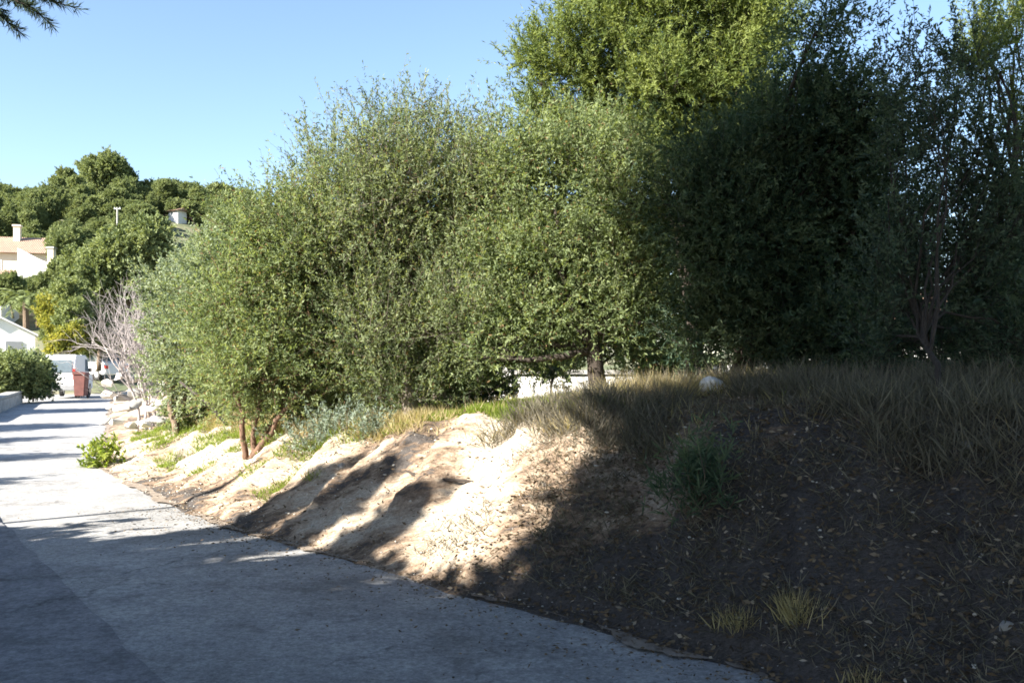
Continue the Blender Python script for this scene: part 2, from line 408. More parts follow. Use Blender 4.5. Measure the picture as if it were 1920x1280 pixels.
# wide offsets are squeezed on the far (left curving) stretch
SJ = S2 + (0.10 * fbm(PT[idx] * 1.7, PT[idx] * 0, 5, seed=91)[:, None] - 0.03) * (1 - sstep(0.0, 0.7, S2))
X = PATH[idx, 0][:, None] + NOR[idx, 0][:, None] * SJ; Y = PATH[idx, 1][:, None] + NOR[idx, 1][:, None] * SJ
BH = bank_height(np.repeat(PATH[idx][:, None, :], len(sv), 1), np.clip(S2, 0, None), 0)
fade = sstep(0.02, 0.5, S2)
# gullies running up the face, roughness
tl = PT[idx][:, None] + 0 * S2
skew = tl - 0.55 * S2
g = 0.17 * fbm(skew * 0.9, S2 * 0.35, 4, seed=31) - 0.10 * np.abs(vnoise(skew * 1.5 + 0.4 * vnoise(S2 * 2, tl, seed=5), S2 * 0.45, seed=43)) + 0.03 + 0.06 * fbm(skew * 3.2, S2 * 1.2, 4, seed=37)
g += 0.045 * np.abs(vnoise(skew * 2.1, S2 * 0.8, seed=41)) - 0.02
led = (skew * 1.05 + 0.5 * fbm(skew * .5, S2 * .8, 3, seed=45)) % 1.0
g = g + 0.09 * (led ** 2.2 - 0.3)
rough = 0.05 * fbm(X * 4.5, Y * 4.5, 4, seed=51)
Zb = BH + fade * (g * (0.35 + 0.65 * np.sin(np.clip(S2 / 2.0, 0, 1) * math.pi)) + rough) - 0.05 * (S2 < 0.0) + 0.0
Zb = Zb + 0.07 * sstep(0.04, 0.16, S2) * (0.5 + 0.5 * vnoise(tl * 1.1, tl * 0, seed=66))
Zb = np.where(S2 < 0.02, -0.03 + 0.05 * (S2 + 0.12) / 0.14, Zb)
soil_shade = 0.42 * fbm(skew * 0.8, S2 * 0.5, 4, seed=61) + 0.13 * sstep(1.5, 3.0, S2) + 0.30 * (1 - sstep(4.4, 6.8, PATH[idx, 1][:, None] + 0.35 * S2)) + 0.10 * (1 - sstep(0.0, 0.25, S2)) + 0.06 + 0.10 * (1 - sstep(0.1, 0.9, S2))  # earth patches, plus shade painted in as darker colour towards the near end
soil_shade = soil_shade - 0.12 * sstep(9.5, 12, Y) * (1 - sstep(2.0, 3.4, S2)) 
tag(grid_obj('embankment', X, Y, Zb, M['bank'], {'soil_shade': soil_shade}), kind='structure')
BX, BY, BZ, BS = X, Y, Zb, S2

# ------------------------------------------------------------------ foliage
def unit(v): return v / (np.linalg.norm(v, axis=-1, keepdims=True) + 1e-9)
def leaves(base, dirs, length, width, tint):
    """a diamond leaf per row; returns arrays for raw_mesh"""
    n = len(base); r_ = unit(rng.normal(size=(n, 3)))
    side = unit(np.cross(dirs, r_)); nrm = np.cross(side, dirs)
    length = np.broadcast_to(length, (n,))[:, None]; width = np.broadcast_to(width, (n,))[:, None]
    mid = base + dirs * length * 0.45 + nrm * length * 0.07
    V = np.stack([base, mid + side * width * 0.5, base + dirs * length, mid - side * width * 0.5], 1).reshape(-1, 3)
    return V, np.repeat(tint, 4)
def leaf_obj(name, V, T, material, parent):
    n = len(V) // 4
    return raw_mesh(name, V, np.arange(4 * n), np.full(n, 4), material, parent, False, {'tint': T})

DENS = 1.9
def crown(lobes, density, sprig=(0.30, 0.6), nleaf=12, leaf=(0.07, 0.022), up=0.45, droop=0.0, spread=0.5, shell=0.45, clump_tint=0.30):
    """lobes: (centre, radii, weight). Returns leaf arrays and the sprig stems."""
    Vs = []; Ts = []; stems = []; knots = []
    for c, rad, wgt in lobes:
        c = np.array(c, float); rad = np.array(rad, float)
        area = 4 * math.pi * (np.mean(rad ** 1.6)) ** (2 / 1.6)
        nk = max(4, int(area * density * wgt * DENS))
        d = unit(rng.normal(size=(nk, 3)))
        rr = (shell + (1.0 - shell) * rng.random(nk) ** 0.6) * (1 + 0.16 * rng.normal(size=nk) + 0.10 * (rng.exponential(1.0, size=nk) - 1.0))
        K = c + d * rad * rr[:, None]
        kt = np.clip(0.5 + clump_tint * rng.normal(size=nk), 0.05, 0.95)
        knots.append((c, K))
        ns = 5
        P = np.repeat(K, ns, 0) + rng.normal(size=(nk * ns, 3)) * 0.09
        D = unit(np.repeat(d * 1.0, ns, 0) + np.array([0, 0, up - droop]) + rng.normal(size=(nk * ns, 3)) * spread)
        L = rng.uniform(*sprig, size=nk * ns)
        T0 = np.repeat(kt, ns)
        stems.append((P, D, L))
        tt_ = rng.random((nk * ns, nleaf))
        B = P[:, None, :] + D[:, None, :] * (L[:, None] * tt_)[..., None]
        B[..., 2] -= droop * 0.3 * (L[:, None] * tt_) ** 2
        LD = unit(D[:, None, :] * 0.7 + rng.normal(size=(nk * ns, nleaf, 3)) * 0.6)
        T = np.clip(T0[:, None] + 0.17 * rng.normal(size=(nk * ns, nleaf)), 0, 0.88)
        T = np.where(rng.random(T.shape) < 0.035, 1.0, T)
        ln = leaf[0] * 1.12 * rng.uniform(0.7, 1.35, size=T.size)
        V, TT = leaves(B.reshape(-1, 3), LD.reshape(-1, 3), ln, ln * leaf[1] / leaf[0], T.reshape(-1))
        Vs.append(V); Ts.append(TT)
    return np.concatenate(Vs), np.concatenate(Ts), stems, knots

def curve_pts(a, b, n, bend, sag=0.0):
    a = np.array(a, float); b = np.array(b, float); t_ = np.linspace(0, 1, n)[:, None]
    p = a * (1 - t_) + b * t_
    L = np.linalg.norm(b - a)
    off = unit(rng.normal(size=3)) * bend * L
    p = p + off * np.sin(t_ * math.pi) + rng.normal(size=(n, 3)) * 0.018 * L * np.sin(t_ * math.pi)
    p[:, 2] -= sag * L * (t_[:, 0] * (1 - t_[:, 0]))
    return p

def tri_tubes(mb, P, D, L, r):
    for p, d, l in zip(P, D, L):
        mb.tube([p - d * l * 0.25, p + d * l * 0.45, p + d * l * 0.95], [r, r * 0.7, r * 0.3], n=3, caps=False)

LEAFK = 1.0
def tree(name, base, lobes, label, cat, leafm, barkm, r0, trunk_to=None, group=None, density=9, nlimb=2, ntw=9, stemshare=0.25, trunk_bend=0.06, stems=1, **kw):
    """base point, lobes [(centre, radii, weight)]; trunk, limbs, twigs and a crown of leaf sprigs"""
    root = empty(name, base)
    tag(root, label, cat, group)
    if LEAFK != 1.0:
        lf = kw.get('leaf', (0.07, 0.022)); kw['leaf'] = (lf[0] * LEAFK, lf[1] * LEAFK); kw['nleaf'] = int(kw.get('nleaf', 12) / LEAFK ** 1.75)
    V, T, st, knots = crown(lobes, density, **kw)
    leaf_obj('crown', V, T, leafm, root)
    base = np.array(base, float)
    if len(knots) > 16: knots = [knots[i] for i in rng.permutation(len(knots))[:22]]; ntw = max(3, ntw // 2)
    mb = MB()
    cen = np.mean([l[0] for l in lobes], 0)
    for s_ in range(stems):
        off = np.array([0, 0, 0.]) if stems == 1 else np.append(rng.normal(size=2) * 0.12, 0)
        if trunk_to is None: top = base * 0.55 + cen * 0.45
        else: top = np.array(trunk_to, float)
        if stems > 1: top = top + rng.normal(size=3) * np.array([0.45, 0.35, 0.15])
        tr = curve_pts(base + off - np.array([0, 0, 0.15]), top, 9, trunk_bend)
        rr = r0 / math.sqrt(stems)
        mb.tube(tr, np.linspace(rr * 1.0, rr * 0.5, 9), n=8)
        mine = knots if stems == 1 else knots[s_::stems]
        for c, K in mine:
            a = tr[rng.integers(5, 9)]
            limb = curve_pts(a, c, 8, 0.10)
            mb.tube(limb, np.linspace(rr * 0.42, rr * 0.12, 8), n=6, caps=False)
            for j in rng.choice(len(K), min(ntw, len(K)), replace=False):
                q = limb[rng.integers(3, 8)]
                mb.tube(curve_pts(q, K[j], 5, 0.12), np.linspace(rr * 0.12, 0.003, 5), n=4, caps=False)
    for P, D, L in st:
        m_ = rng.random(len(P)) < stemshare
        tri_tubes(mb, P[m_], D[m_], L[m_], 0.0035)
    mb.build('trunk', barkm, root, smooth=True, offset=base)
    return root

def plobes(d, items, deep=0.9):
    """lobes measured in the photograph: px, py, half-width, half-height, weight, depth shift"""
    out = []; deep = deep
    for it in items:
        px, py, rx, ry = it[:4]; wgt = it[4] if len(it) > 4 else 1.0; dd = it[5] if len(it) > 5 else rng.uniform(-0.35, 0.35)
        D_ = d + dd
        rxm, rym = rx / F * D_, ry / F * D_
        out.append((W(px, py, D_), (rxm * 1.08, 0.5 * (rxm + rym) * deep, rym * 1.08), wgt))
    return clumpy(out, 5)
def clumpy(lobes, n=6, k=0.52):
    out = []
    for c, rad, wgt in lobes:
        out.append((c, tuple(r * 0.6 for r in rad), wgt * 0.55))
        for _ in range(n):
            d_ = unit(rng.normal(size=3) * np.array([1, 1, .9])); f_ = rng.uniform(.8, 1.2)
            out.append((np.array(c) + d_ * np.array(rad) * 0.62, tuple(r * k * f_ for r in rad), wgt * rng.uniform(.45, 1.25)))
    return out
def foot(px, d):
    x = (px - 960) / F * d
    return (x, d, bank_at(x, d) - 0.02)

LEAFK = 0.62
# --- row of trees on the bank -------------------------------------------------
tree('shrub_tree', foot(470, 11.6), plobes(11.8, [(420, 670, 50, 85), (462, 550, 60, 75), (505, 480, 85, 80), (580, 490, 80, 90), (615, 440, 55, 55), (480, 640, 95, 90), (590, 620, 80, 100), (540, 715, 85, 55), (640, 580, 60, 90), (432, 742, 38, 28), (635, 700, 60, 60), (485, 735, 45, 30, .8), (590, 740, 50, 30, .9)]),
     'rounded olive-green shrub tree with reddish forked stems leaning over the bank', 'tree', M['leaf_olive'], M['bark_red'], 0.085,
     trunk_to=W(490, 690, 11.7), stems=4, density=13, up=0.6, sprig=(.3, .8), spread=.42)
tree('small_tree', foot(352, 15.2), plobes(15.2, [(348, 560, 48, 56), (395, 505, 52, 48), (335, 625, 36, 52), (385, 600, 50, 60), (440, 520, 50, 60), (370, 695, 45, 42), (335, 690, 34, 40, .9), (385, 735, 34, 26, .8)]),
     'small blue-green tree beside the bare twiggy shrub', 'tree', M['leaf_blue'], M['bark'], 0.09, stems=2, density=11, leaf=(0.08, 0.03), nleaf=11)
tree('feathery_tree', foot(775, 11.3), plobes(11.6, [(615, 330, 48, 42, .35), (690, 300, 62, 62, .5), (770, 275, 66, 72, .55), (850, 285, 56, 62, .5), (920, 330, 50, 60, .7), (600, 400, 60, 60, .9), (660, 390, 75, 66, 1), (740, 350, 85, 80, 1), (845, 350, 80, 85, 1), (925, 420, 50, 90, 1), (600, 470, 60, 60, 1), (930, 560, 60, 80, 1), (620, 560, 60, 80, 1),
      (690, 480, 80, 80), (780, 480, 70, 60, .8), (860, 460, 80, 85, 1), (690, 590, 85, 80), (790, 600, 85, 85), (870, 590, 70, 85), (720, 690, 80, 60), (830, 700, 75, 55), (905, 700, 45, 50), (720, 745, 45, 26, .8), (815, 748, 45, 24, .8)]),
     'feathery grey-green tree with thin wispy top in the middle of the row', 'tree', M['leaf_mid'], M['bark_grey'], 0.12,
     trunk_to=W(740, 560, 11.4), density=12, up=1.0, sprig=(0.35, 0.85), nleaf=13, leaf=(0.07, 0.018), ntw=12, stemshare=0.4, spread=0.4)
tree('broad_tree', foot(1130, 10.9), plobes(11.0, [(960, 345, 62, 70, .9), (1040, 330, 70, 68), (1130, 340, 80, 80), (1210, 380, 70, 85), (970, 450, 75, 80), (1070, 440, 85, 80), (1170, 470, 85, 85), (980, 560, 80, 80), (1080, 560, 80, 80), (1190, 570, 80, 65), (1000, 630, 70, 50), (1120, 615, 60, 45, .8), (1225, 630, 45, 40, .6), (925, 660, 45, 45)]),
     'broad green tree right of the feathery one with dark trunk showing below', 'tree', M['leaf_olive'], M['bark_dark'], 0.13,
     trunk_to=W(1110, 590, 10.9), density=12, up=0.7, leaf=(0.07, 0.022), spread=0.42, sprig=(.3, .75))
tree('tall_pine', foot(1290, 15.0), plobes(14.6, [(1020, 130, 52, 66), (1075, 90, 55, 60), (1020, 225, 48, 50, .8), (1130, 170, 72, 75), (1190, 60, 72, 75), (1120, 20, 48, 50), (1285, 30, 85, 80), (1380, 30, 85, 90), (1250, 150, 85, 80), (1360, 150, 85, 85), (1440, 90, 55, 95), (1140, 270, 90, 70), (1250, 270, 90, 80), (1380, 270, 95, 85), (1290, -70, 110, 70)]),
     'tallest tree of the row, bright green pine filling the top of the picture', 'pine tree', M['leaf_pine'], M['bark_dark'], 0.19,
     trunk_to=W(1270, 260, 14.8), density=8.5, up=0.8, sprig=(0.25, 0.6), leaf=(0.10, 0.022), nleaf=14, spread=0.5, ntw=8)
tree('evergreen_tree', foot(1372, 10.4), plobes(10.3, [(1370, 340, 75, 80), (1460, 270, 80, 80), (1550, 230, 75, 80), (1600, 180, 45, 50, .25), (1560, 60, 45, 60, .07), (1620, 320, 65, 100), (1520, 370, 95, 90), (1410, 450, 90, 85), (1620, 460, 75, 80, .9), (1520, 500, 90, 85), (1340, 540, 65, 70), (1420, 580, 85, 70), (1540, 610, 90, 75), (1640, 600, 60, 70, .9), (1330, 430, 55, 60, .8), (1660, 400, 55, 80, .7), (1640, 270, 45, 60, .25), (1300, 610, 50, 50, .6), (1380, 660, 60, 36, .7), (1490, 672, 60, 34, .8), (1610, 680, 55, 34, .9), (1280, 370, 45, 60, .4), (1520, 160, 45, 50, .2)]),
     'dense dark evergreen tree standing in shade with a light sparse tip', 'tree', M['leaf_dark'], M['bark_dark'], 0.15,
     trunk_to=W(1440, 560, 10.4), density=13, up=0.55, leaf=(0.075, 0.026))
tree('wispy_tree', foot(1785, 6.5), plobes(7.9, [(1700, 170, 28, 75, .18), (1760, 250, 45, 60, .2), (1820, 180, 34, 90, .22), (1700, 290, 40, 50, .2), (1860, 290, 50, 60, .22), (1790, 390, 55, 50, .35), (1890, 420, 60, 70, 1.1), (1700, 430, 45, 70, .6), (1680, 560, 50, 70, 1.0), (1730, 500, 40, 60, .7), (1745, 640, 36, 40, .6), (1810, 500, 50, 50, .6), (1870, 560, 70, 70, 1.2), (1910, 650, 50, 60, 1.2), (1660, 660, 50, 45, 1.0), (1830, 690, 60, 30, .8)]),
     'open wispy tree with leaning dark trunk and blue sky showing through its crown', 'tree', M['leaf_dim'], M['bark_dark'], 0.032,
     trunk_to=W(1712, 580, 7.5), density=15, up=0.8, sprig=(0.22, 0.5), leaf=(0.06, 0.02), ntw=14, stemshare=0.5)
tree('conifer', foot(1900, 12.5), plobes(12.4, [(1838, 75, 26, 36, .7), (1850, 130, 36, 40, .5), (1905, 50, 26, 55, .25), (1905, 190, 40, 50, .2), (1935, 320, 36, 60, .25), (1910, 460, 45, 60, .6), (1790, 480, 45, 60, .5), (1930, 600, 60, 70)]),
     'pale-tipped conifer at the right edge rising behind the wispy tree', 'conifer', M['leaf_pine'], M['bark_dark'], 0.07,
     trunk_to=W(1900, 330, 12.4), density=9, up=0.9, leaf=(0.085, 0.022))

tree('backing_tree', foot(1060, 19.0), plobes(19, [(960, 480, 80, 80), (1080, 470, 90, 90), (1180, 500, 80, 90), (1010, 590, 90, 70), (1140, 610, 90, 70)]),
     'shaded tree behind the broad tree, seen only between its branches', 'tree', M['leaf_mid'], M['bark_dark'], 0.14, density=5, leaf=(0.12, 0.045))
tree('backing_tree', foot(1850, 11.5), plobes(11.5, [(1640, 520, 60, 90), (1650, 640, 60, 60), (1890, 500, 60, 80), (1860, 620, 75, 75), (1940, 400, 40, 80, .7)]),
     'dense dark tree behind the wispy tree at the right edge', 'tree', M['leaf_dark'], M['bark_dark'], 0.09, density=7, leaf=(0.10, 0.04))
tree('backing_tree', foot(800, 16.0), plobes(16, [(700, 560, 80, 80), (800, 480, 90, 90), (900, 520, 90, 90), (780, 640, 90, 70), (900, 650, 90, 70)]),
     'shaded tree behind the feathery tree, closing the gap to the broad tree', 'tree', M['leaf_mid'], M['bark_dark'], 0.12, density=5, leaf=(0.12, 0.045))
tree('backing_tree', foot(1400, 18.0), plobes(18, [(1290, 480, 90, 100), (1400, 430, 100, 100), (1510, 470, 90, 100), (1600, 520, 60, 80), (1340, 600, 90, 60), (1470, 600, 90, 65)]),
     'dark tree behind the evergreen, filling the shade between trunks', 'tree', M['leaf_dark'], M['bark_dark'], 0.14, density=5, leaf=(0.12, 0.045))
LEAFK = 0.8
def shrub(name, px, py, rx, ry, d, label, leafm, dens=18, leaf=(0.06, 0.022), cat='shrub', bark='bark', up=0.9, group=None, **kw):
    b_ = foot(px, d); rx_, ry_ = rx / F * d, ry / F * d
    c = W(px, py, d)
    lob = [(c + np.array([rng.uniform(-.4, .4) * rx_, rng.uniform(-.3, .3) * rx_, rng.uniform(-.25, .25) * ry_]), (rx_ * .65, rx_ * .6, ry_ * .7), 1) for _ in range(3)]
    return tree(name, b_, lob, label, cat, leafm, M[bark], 0.03, trunk_to=c, density=dens, sprig=(0.1, 0.3), leaf=leaf, ntw=5, stems=1, up=up, group=group, **kw)
shrub('shrub', 600, 735, 85, 55, 12.8, 'dark green shrub filling the gap under the olive-green shrub tree', M['leaf_dark'])
shrub('shrub', 905, 725, 60, 45, 12.6, 'dark shrub in the gap between feathery and broad trees', M['leaf_dark'])
shrub('shrub', 1040, 680, 50, 32, 13.5, 'blue-green shrub just above the white wall', M['leaf_blue'])
shrub('shrub', 1220, 675, 60, 40, 13.0, 'pale green sunlit shrub beside the dark trunk', M['leaf_olive'])
shrub('shrub', 1450, 640, 70, 32, 13.4, 'mottled shrub behind the pale boulder in the shade', M['leaf_mid'])
shrub('shrub', 1590, 690, 60, 40, 11.6, 'dark low shrub under the evergreen tree', M['leaf_dark'])
shrub('shrub', 1860, 740, 90, 55, 9.0, 'dark undergrowth shrub at the right edge behind the crest', M['leaf_dark'])
shrub('shrub', 355, 770, 32, 42, 15.5, 'bright green upright shrub beside the rubble heap', M['leaf_olive'])
shrub('shrub', 700, 815, 34, 38, 9.9, 'small grey-green shrub on the crest of the bank', M['herb_grey'], leaf=(0.05, 0.012), dens=22)
shrub('herb_clump', 610, 815, 60, 26, 10.3, 'low silvery herb clump on the sunny crest', M['herb_grey'], leaf=(0.05, 0.01), dens=22, cat='plant')
shrub('weed', 195, 862, 22, 18, 13.9, 'bright green weed at the edge of the road', M['grass'], leaf=(0.07, 0.035), dens=24, cat='plant')
def hit(px, py):
    for d in np.arange(3.5, 14, 0.02):
        q = W(px, py, d)
        if q[2] <= bank_at(q[0], q[1]) + 0.01: return d
    return 8.0
shrub('spiky_shrub', 1306, 915, 32, 50, hit(1308, 965), 'dark spiky shrub growing halfway up the shaded bank', M['leaf_dark'], leaf=(0.10, 0.012), dens=40, cat='shrub', up=1.6)

LEAFK = 1.0
# --- bare twiggy shrub --------------------------------------------------------
def bare_shrub():
    base = foot(285, 19.0); base = (base[0], base[1], base[2])
    root = empty('bare_shrub', base); tag(root, 'leafless pinkish-grey shrub with a tangle of bare twigs', 'shrub')
    mb = MB()
    def grow(p, d, l, r, lev):
        n = 4; pts = [p]
        for k in range(n):
            d = unit(d + rng.normal(size=3) * 0.16 + np.array([0, 0, 0.10])); pts.append(pts[-1] + d * l / n)
        mb.tube(pts, np.linspace(r, r * 0.55, n + 1), n=4 if lev else 6, caps=False)
        if lev < 4:
            for k in range(3 if lev else 7):
                q = pts[rng.integers(2, n + 1)]
                grow(q, unit(d + rng.normal(size=3) * (0.42 if lev else 0.36)), l * rng.uniform(0.6, 0.85), r * 0.55, lev + 1)
    for k in range(6):
        grow(np.array(base) + np.append(rng.normal(size=2) * 0.15, -0.05), unit(np.array([rng.normal() * 0.18 - 0.05, rng.normal() * 0.2, 1.0])), 1.15, 0.034, 0)
    mb.build('stem', M['twig_bare'], root, smooth=True, offset=base)
bare_shrub()

# --- shading pines beside and behind the camera, two of them added to block skylight; one bough reaches into the frame
def big_pine(base, lobes, label, name='pine_tree', dens=7):
    return tree(name, base, lobes, label, 'pine tree', M['needle_near'], M['bark'], 0.2, trunk_to=(base[0] + 0.2, base[1], max(l[0][2] for l in lobes) - 0.5), density=dens,
                nleaf=12, sprig=(0.3, 0.7), leaf=(0.26, 0.07), ntw=4, stemshare=0.0)
big_pine((-8.9, -1.0, 0), [((-7.9, -2.0, 8.2), (1.3, 1.3, 1.0), 1.2), ((-8.3, -1.75, 10.1), (1.35, 1.35, 1.3), 1.0), ((-8.6, -1.3, 12.0), (1.5, 1.5, 1.3), .8), ((-8.9, -0.9, 14.0), (1.6, 1.6, 1.4), .55)],
         'tall dark pine standing left of the road with a bough reaching into the top corner')
big_pine((-7.4, -3.8, 0), [((-7.4, -3.6, z_), (2.1, 2.1, 1.4), 1) for z_ in (4.6, 6.6, 8.6, 10.6, 12.6, 14.6)],
         'tall pine shading the road beside the camera')
big_pine((-3.6, -4.0, 0), [((-3.0, -2.2, 6.8), (3.2, 2.4, 1.0), 1), ((-4.0, -0.4, 8.4), (2.6, 2.2, 1.0), 1), ((-0.6, -1.0, 7.8), (2.8, 2.6, 1.0), 1), ((0.6, 2.4, 8.4), (2.6, 2.2, .9), 1), ((-2.6, 2.2, 9.0), (2.4, 1.8, .8), 1), ((-2.0, 5.4, 9.8), (2.4, 1.7, .8), 1), ((1.6, 6.2, 9.4), (2.6, 2.0, .9), 1), ((-4.6, 2.6, 9.8), (1.8, 1.8, .8), 1), ((4.2, 6.0, 9.6), (2.2, 2.0, .9), 1)],  # unseen canopy, added overhead to keep skylight off the near road
         'added pine arching over the road behind the camera to cut skylight')
big_pine((7.5, 0.6, 1.2), [((6.6, 1.6, 7.2), (2.8, 2.6, 1.2), 1), ((4.2, 2.4, 7.8), (2.6, 2.2, 1.0), 1), ((7.6, 3.4, 9.0), (2.6, 2.2, 1.2), 1), ((5.4, -1.6, 7.2), (2.8, 2.6, 1.2), 1)],  # unseen tree, added to close off more skylight from the right
         'added pine on the bank to the right of the camera to cut skylight')
for yy in (-2.2, -0.4, 1.4, 3.0, 4.3, 5.3, 6.6):
    top = float(np.interp(yy, [-2, 1.4, 3, 4.3, 5.3, 6.6], [1.8, 1.75, 1.0, .55, .4, -.1])) + 4.1 - 0.4 * yy
    tree('hedge_cypress', (-8.0, yy, 0), [((-8.0, yy, top * k_ + .1), (1.05, 1.05, top * .26), 1.2) for k_ in (0.27, 0.73)], 'tall cypress in the hedge along the left of the road, %s' % ('beside the camera' if yy < 1 else 'ahead of the camera' if yy < 4.5 else 'at the far end'), 'cypress', M['leaf_dark'], M['bark'], 0.1, trunk_to=(-8.0, yy, top * .9), density=5, leaf=(0.2, 0.08), ntw=3, stemshare=0, group='cypresses in the tall hedge %s' % ('beside the camera' if yy < 1 else 'ahead of the camera' if yy < 4.5 else 'at the far end'))
# slim stems whose shadows streak the bank: (x, y, height, girth)
for (x, y, h, g_, lb) in [(-8.6, 3.95, 6.1, .13, 'slim pointed cypress left of the road, the thickest of three'), (-8.7, 2.9, 6.8, .12, 'slim pointed cypress left of the road, in the middle of three'), (-8.7, 1.75, 7.0, .06, 'slim pointed cypress left of the road, the thinnest of three')]:
    tree('slim_cypress', (x, y, 0), [((x, y, h * k_), (g_, g_, h * .13), 6) for k_ in (0.5, 0.68, .86)], lb, 'cypress', M['leaf_dark'], M['bark'], .06, trunk_to=(x, y, h), density=9, sprig=(.05, .12), leaf=(.1, .04), nleaf=8, ntw=0, stemshare=0, trunk_bend=0.01)
pl = empty('wooden_pole', (-8.8, 6.2, 0)); tag(pl, 'thin wooden pole left of the road beyond the hedge', 'pole')
MB().tube([(0, 0, -.3), (0.02, 0, 2), (0, 0, 5.2)], [.06, .05, .04], n=8).build('shaft', M['bark'], pl); MB().tube([(0, 0, 5.202), (0, 0, 5.26)], [.055, .02], n=8).build('cap', M['metal'], pl)

# the bough
def bough():
    pine = [o for o in bpy.data.objects if o.name == 'pine_tree'][0]
    tip = W(95, 22, 7.0)
    a = np.array([-8.8, -0.9, 8.9]); pts = curve_pts(a, W(-60, -40, 6.6), 9, 0.02)
    mb = MB(); mb.tube(pts, np.linspace(0.05, 0.018, 9), n=6)
    ends = [W(150, 18, 7.0), W(100, 50, 6.7), (W(60, 10, 7.2)), W(40, 62, 6.8), W(10, 30, 6.9), W(120, -10, 7.0), W(-30, 20, 6.9), W(-40, -60, 6.8)]
    B = []; D = []
    for e in ends:
        q = curve_pts(pts[-1], e, 7, 0.08); mb.tube(q, np.linspace(0.014, 0.004, 7), n=4)
        for k in range(260):
            u_ = rng.uniform(0.35, 1.0) * 6; i = min(int(u_), 5); p = q[i] + (q[i + 1] - q[i]) * (u_ - i)
            B.append(p); D.append(unit(unit(q[i + 1] - q[i]) * 0.6 + rng.normal(size=3) * 0.6))
    mb.build('bough', M['bark_dark'], pine, smooth=True, offset=pine.location)
    B = np.array(B); D = np.array(D)
    V, T = leaves(B, D, 0.085, 0.007, np.clip(rng.normal(0.5, 0.2, len(B)), 0, 0.9))
    leaf_obj('needles', V, T, M['needle_near'], pine)
bough()

# slim roadside trees out of frame on the left: their trunks and crowns stripe the road
def roadside(px, d, h, label, r=1.0):
    x, y = px, d
    lob = [((x + rng.normal() * .3, y + rng.normal() * .3, h * k), (r * s_, r * s_ * .9, h * .13), 1) for k, s_ in ((0.55, 0.9), (0.7, 1.0), (0.85, 0.7))]
    tree('roadside_tree', (x, y, 0), lob, label, 'tree', M['leaf_dark'], M['bark'], 0.10, trunk_to=(x, y, h * .8), density=8, leaf=(0.16, 0.05), nleaf=10, ntw=3, stemshare=0, group='slim trees along the left side of the road')
for (x, y, h, r_, lb) in [(-12.2, 8.6, 4.0, .6, 'nearest slim tree on the left side of the road'), (-13.6, 11.6, 4.3, .75, 'second slim tree on the left side of the road'), (-15.4, 14.6, 4.4, .9, 'third slim tree on the left side of the road'), (-17.2, 19, 4.6, 1.2, 'fourth slim tree on the left side of the road'), (-20.5, 26, 5.0, 1.5, 'farthest slim tree on the left side of the road')]:
    roadside(x, y, h, lb, r_)

# ------------------------------------------------------------------ grass, litter, stones
def near_idx(n, smin, smax, ymin, ymax, power=None):
    """random points on the embankment sheet"""
    m_ = (BS > smin) & (BS < smax) & (BY > ymin) & (BY < ymax)
    r0, c0 = np.nonzero(m_)
    # weight by local cell area
    wgt = np.where(BS[r0, c0] > 2.65, 3.0, 1.0) * np.where(BY[r0, c0] > 17, 4.0, 1.0)
    k = rng.choice(len(r0), n, p=wgt / wgt.sum())
    p = np.stack([BX[r0[k], c0[k]], BY[r0[k], c0[k]], BZ[r0[k], c0[k]]], 1)
    p[:, :2] += rng.normal(size=(n, 2)) * 0.03
    return p, BS[r0[k], c0[k]]
def blades(P, length, width, lean, tint, per=1):
    P = np.repeat(P, per, 0); n = len(P)
    P = P + np.concatenate([rng.normal(size=(n, 2)) * 0.02, np.zeros((n, 1))], 1)
    D = unit(np.concatenate([rng.normal(size=(n, 2)) * lean, np.ones((n, 1))], 1))
    ln = length * rng.uniform(0.5, 1.4, n)
    return leaves(P - np.array([0, 0, 0.02]), D, ln, np.full(n, width), np.repeat(tint, per) if len(np.atleast_1d(tint)) > 1 else np.clip(rng.normal(0.5, 0.22, n), 0, 0.9))
def patchy(P, scale, thr, seed):
    return vnoise(P[:, 0] / scale, P[:, 1] / scale, seed=seed) > thr
# straw on the crest, in the sun
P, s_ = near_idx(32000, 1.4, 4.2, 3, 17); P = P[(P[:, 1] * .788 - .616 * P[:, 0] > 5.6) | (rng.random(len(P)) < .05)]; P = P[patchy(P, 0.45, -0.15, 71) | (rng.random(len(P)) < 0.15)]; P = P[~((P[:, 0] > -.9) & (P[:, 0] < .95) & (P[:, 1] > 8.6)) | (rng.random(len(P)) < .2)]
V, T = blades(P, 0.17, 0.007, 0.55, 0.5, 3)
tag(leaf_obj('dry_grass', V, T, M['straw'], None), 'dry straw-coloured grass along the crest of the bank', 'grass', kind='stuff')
P, s_ = near_idx(26000, 1.9, 8.0, 7.4, 30); P = P[patchy(P, 0.9, -0.05, 77)]; P = P[(P[:, 1] * .788 - .616 * P[:, 0] > 6.6) | (rng.random(len(P)) < .2)]
V, T = blades(P, 0.13, 0.009, 0.45, 0.5, 3)
tag(leaf_obj('green_grass', V, T, M['grass'], None), 'green grass growing on the level top behind the bank', 'grass', kind='stuff')
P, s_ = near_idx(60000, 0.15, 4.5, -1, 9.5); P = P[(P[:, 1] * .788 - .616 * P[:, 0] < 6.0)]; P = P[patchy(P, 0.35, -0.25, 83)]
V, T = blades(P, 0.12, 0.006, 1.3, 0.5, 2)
tag(leaf_obj('shaded_grass', V, T, M['straw_shade'], None), 'shade-coloured dry grass matting the shaded bank', 'grass', kind='stuff')
P, s_ = near_idx(24000, 0.5, 2.6, 9.4, 17.5); P = P[patchy(P, 0.5, 0.02, 79)]
V, T = blades(P, 0.10, 0.008, 0.7, 0.5, 3)
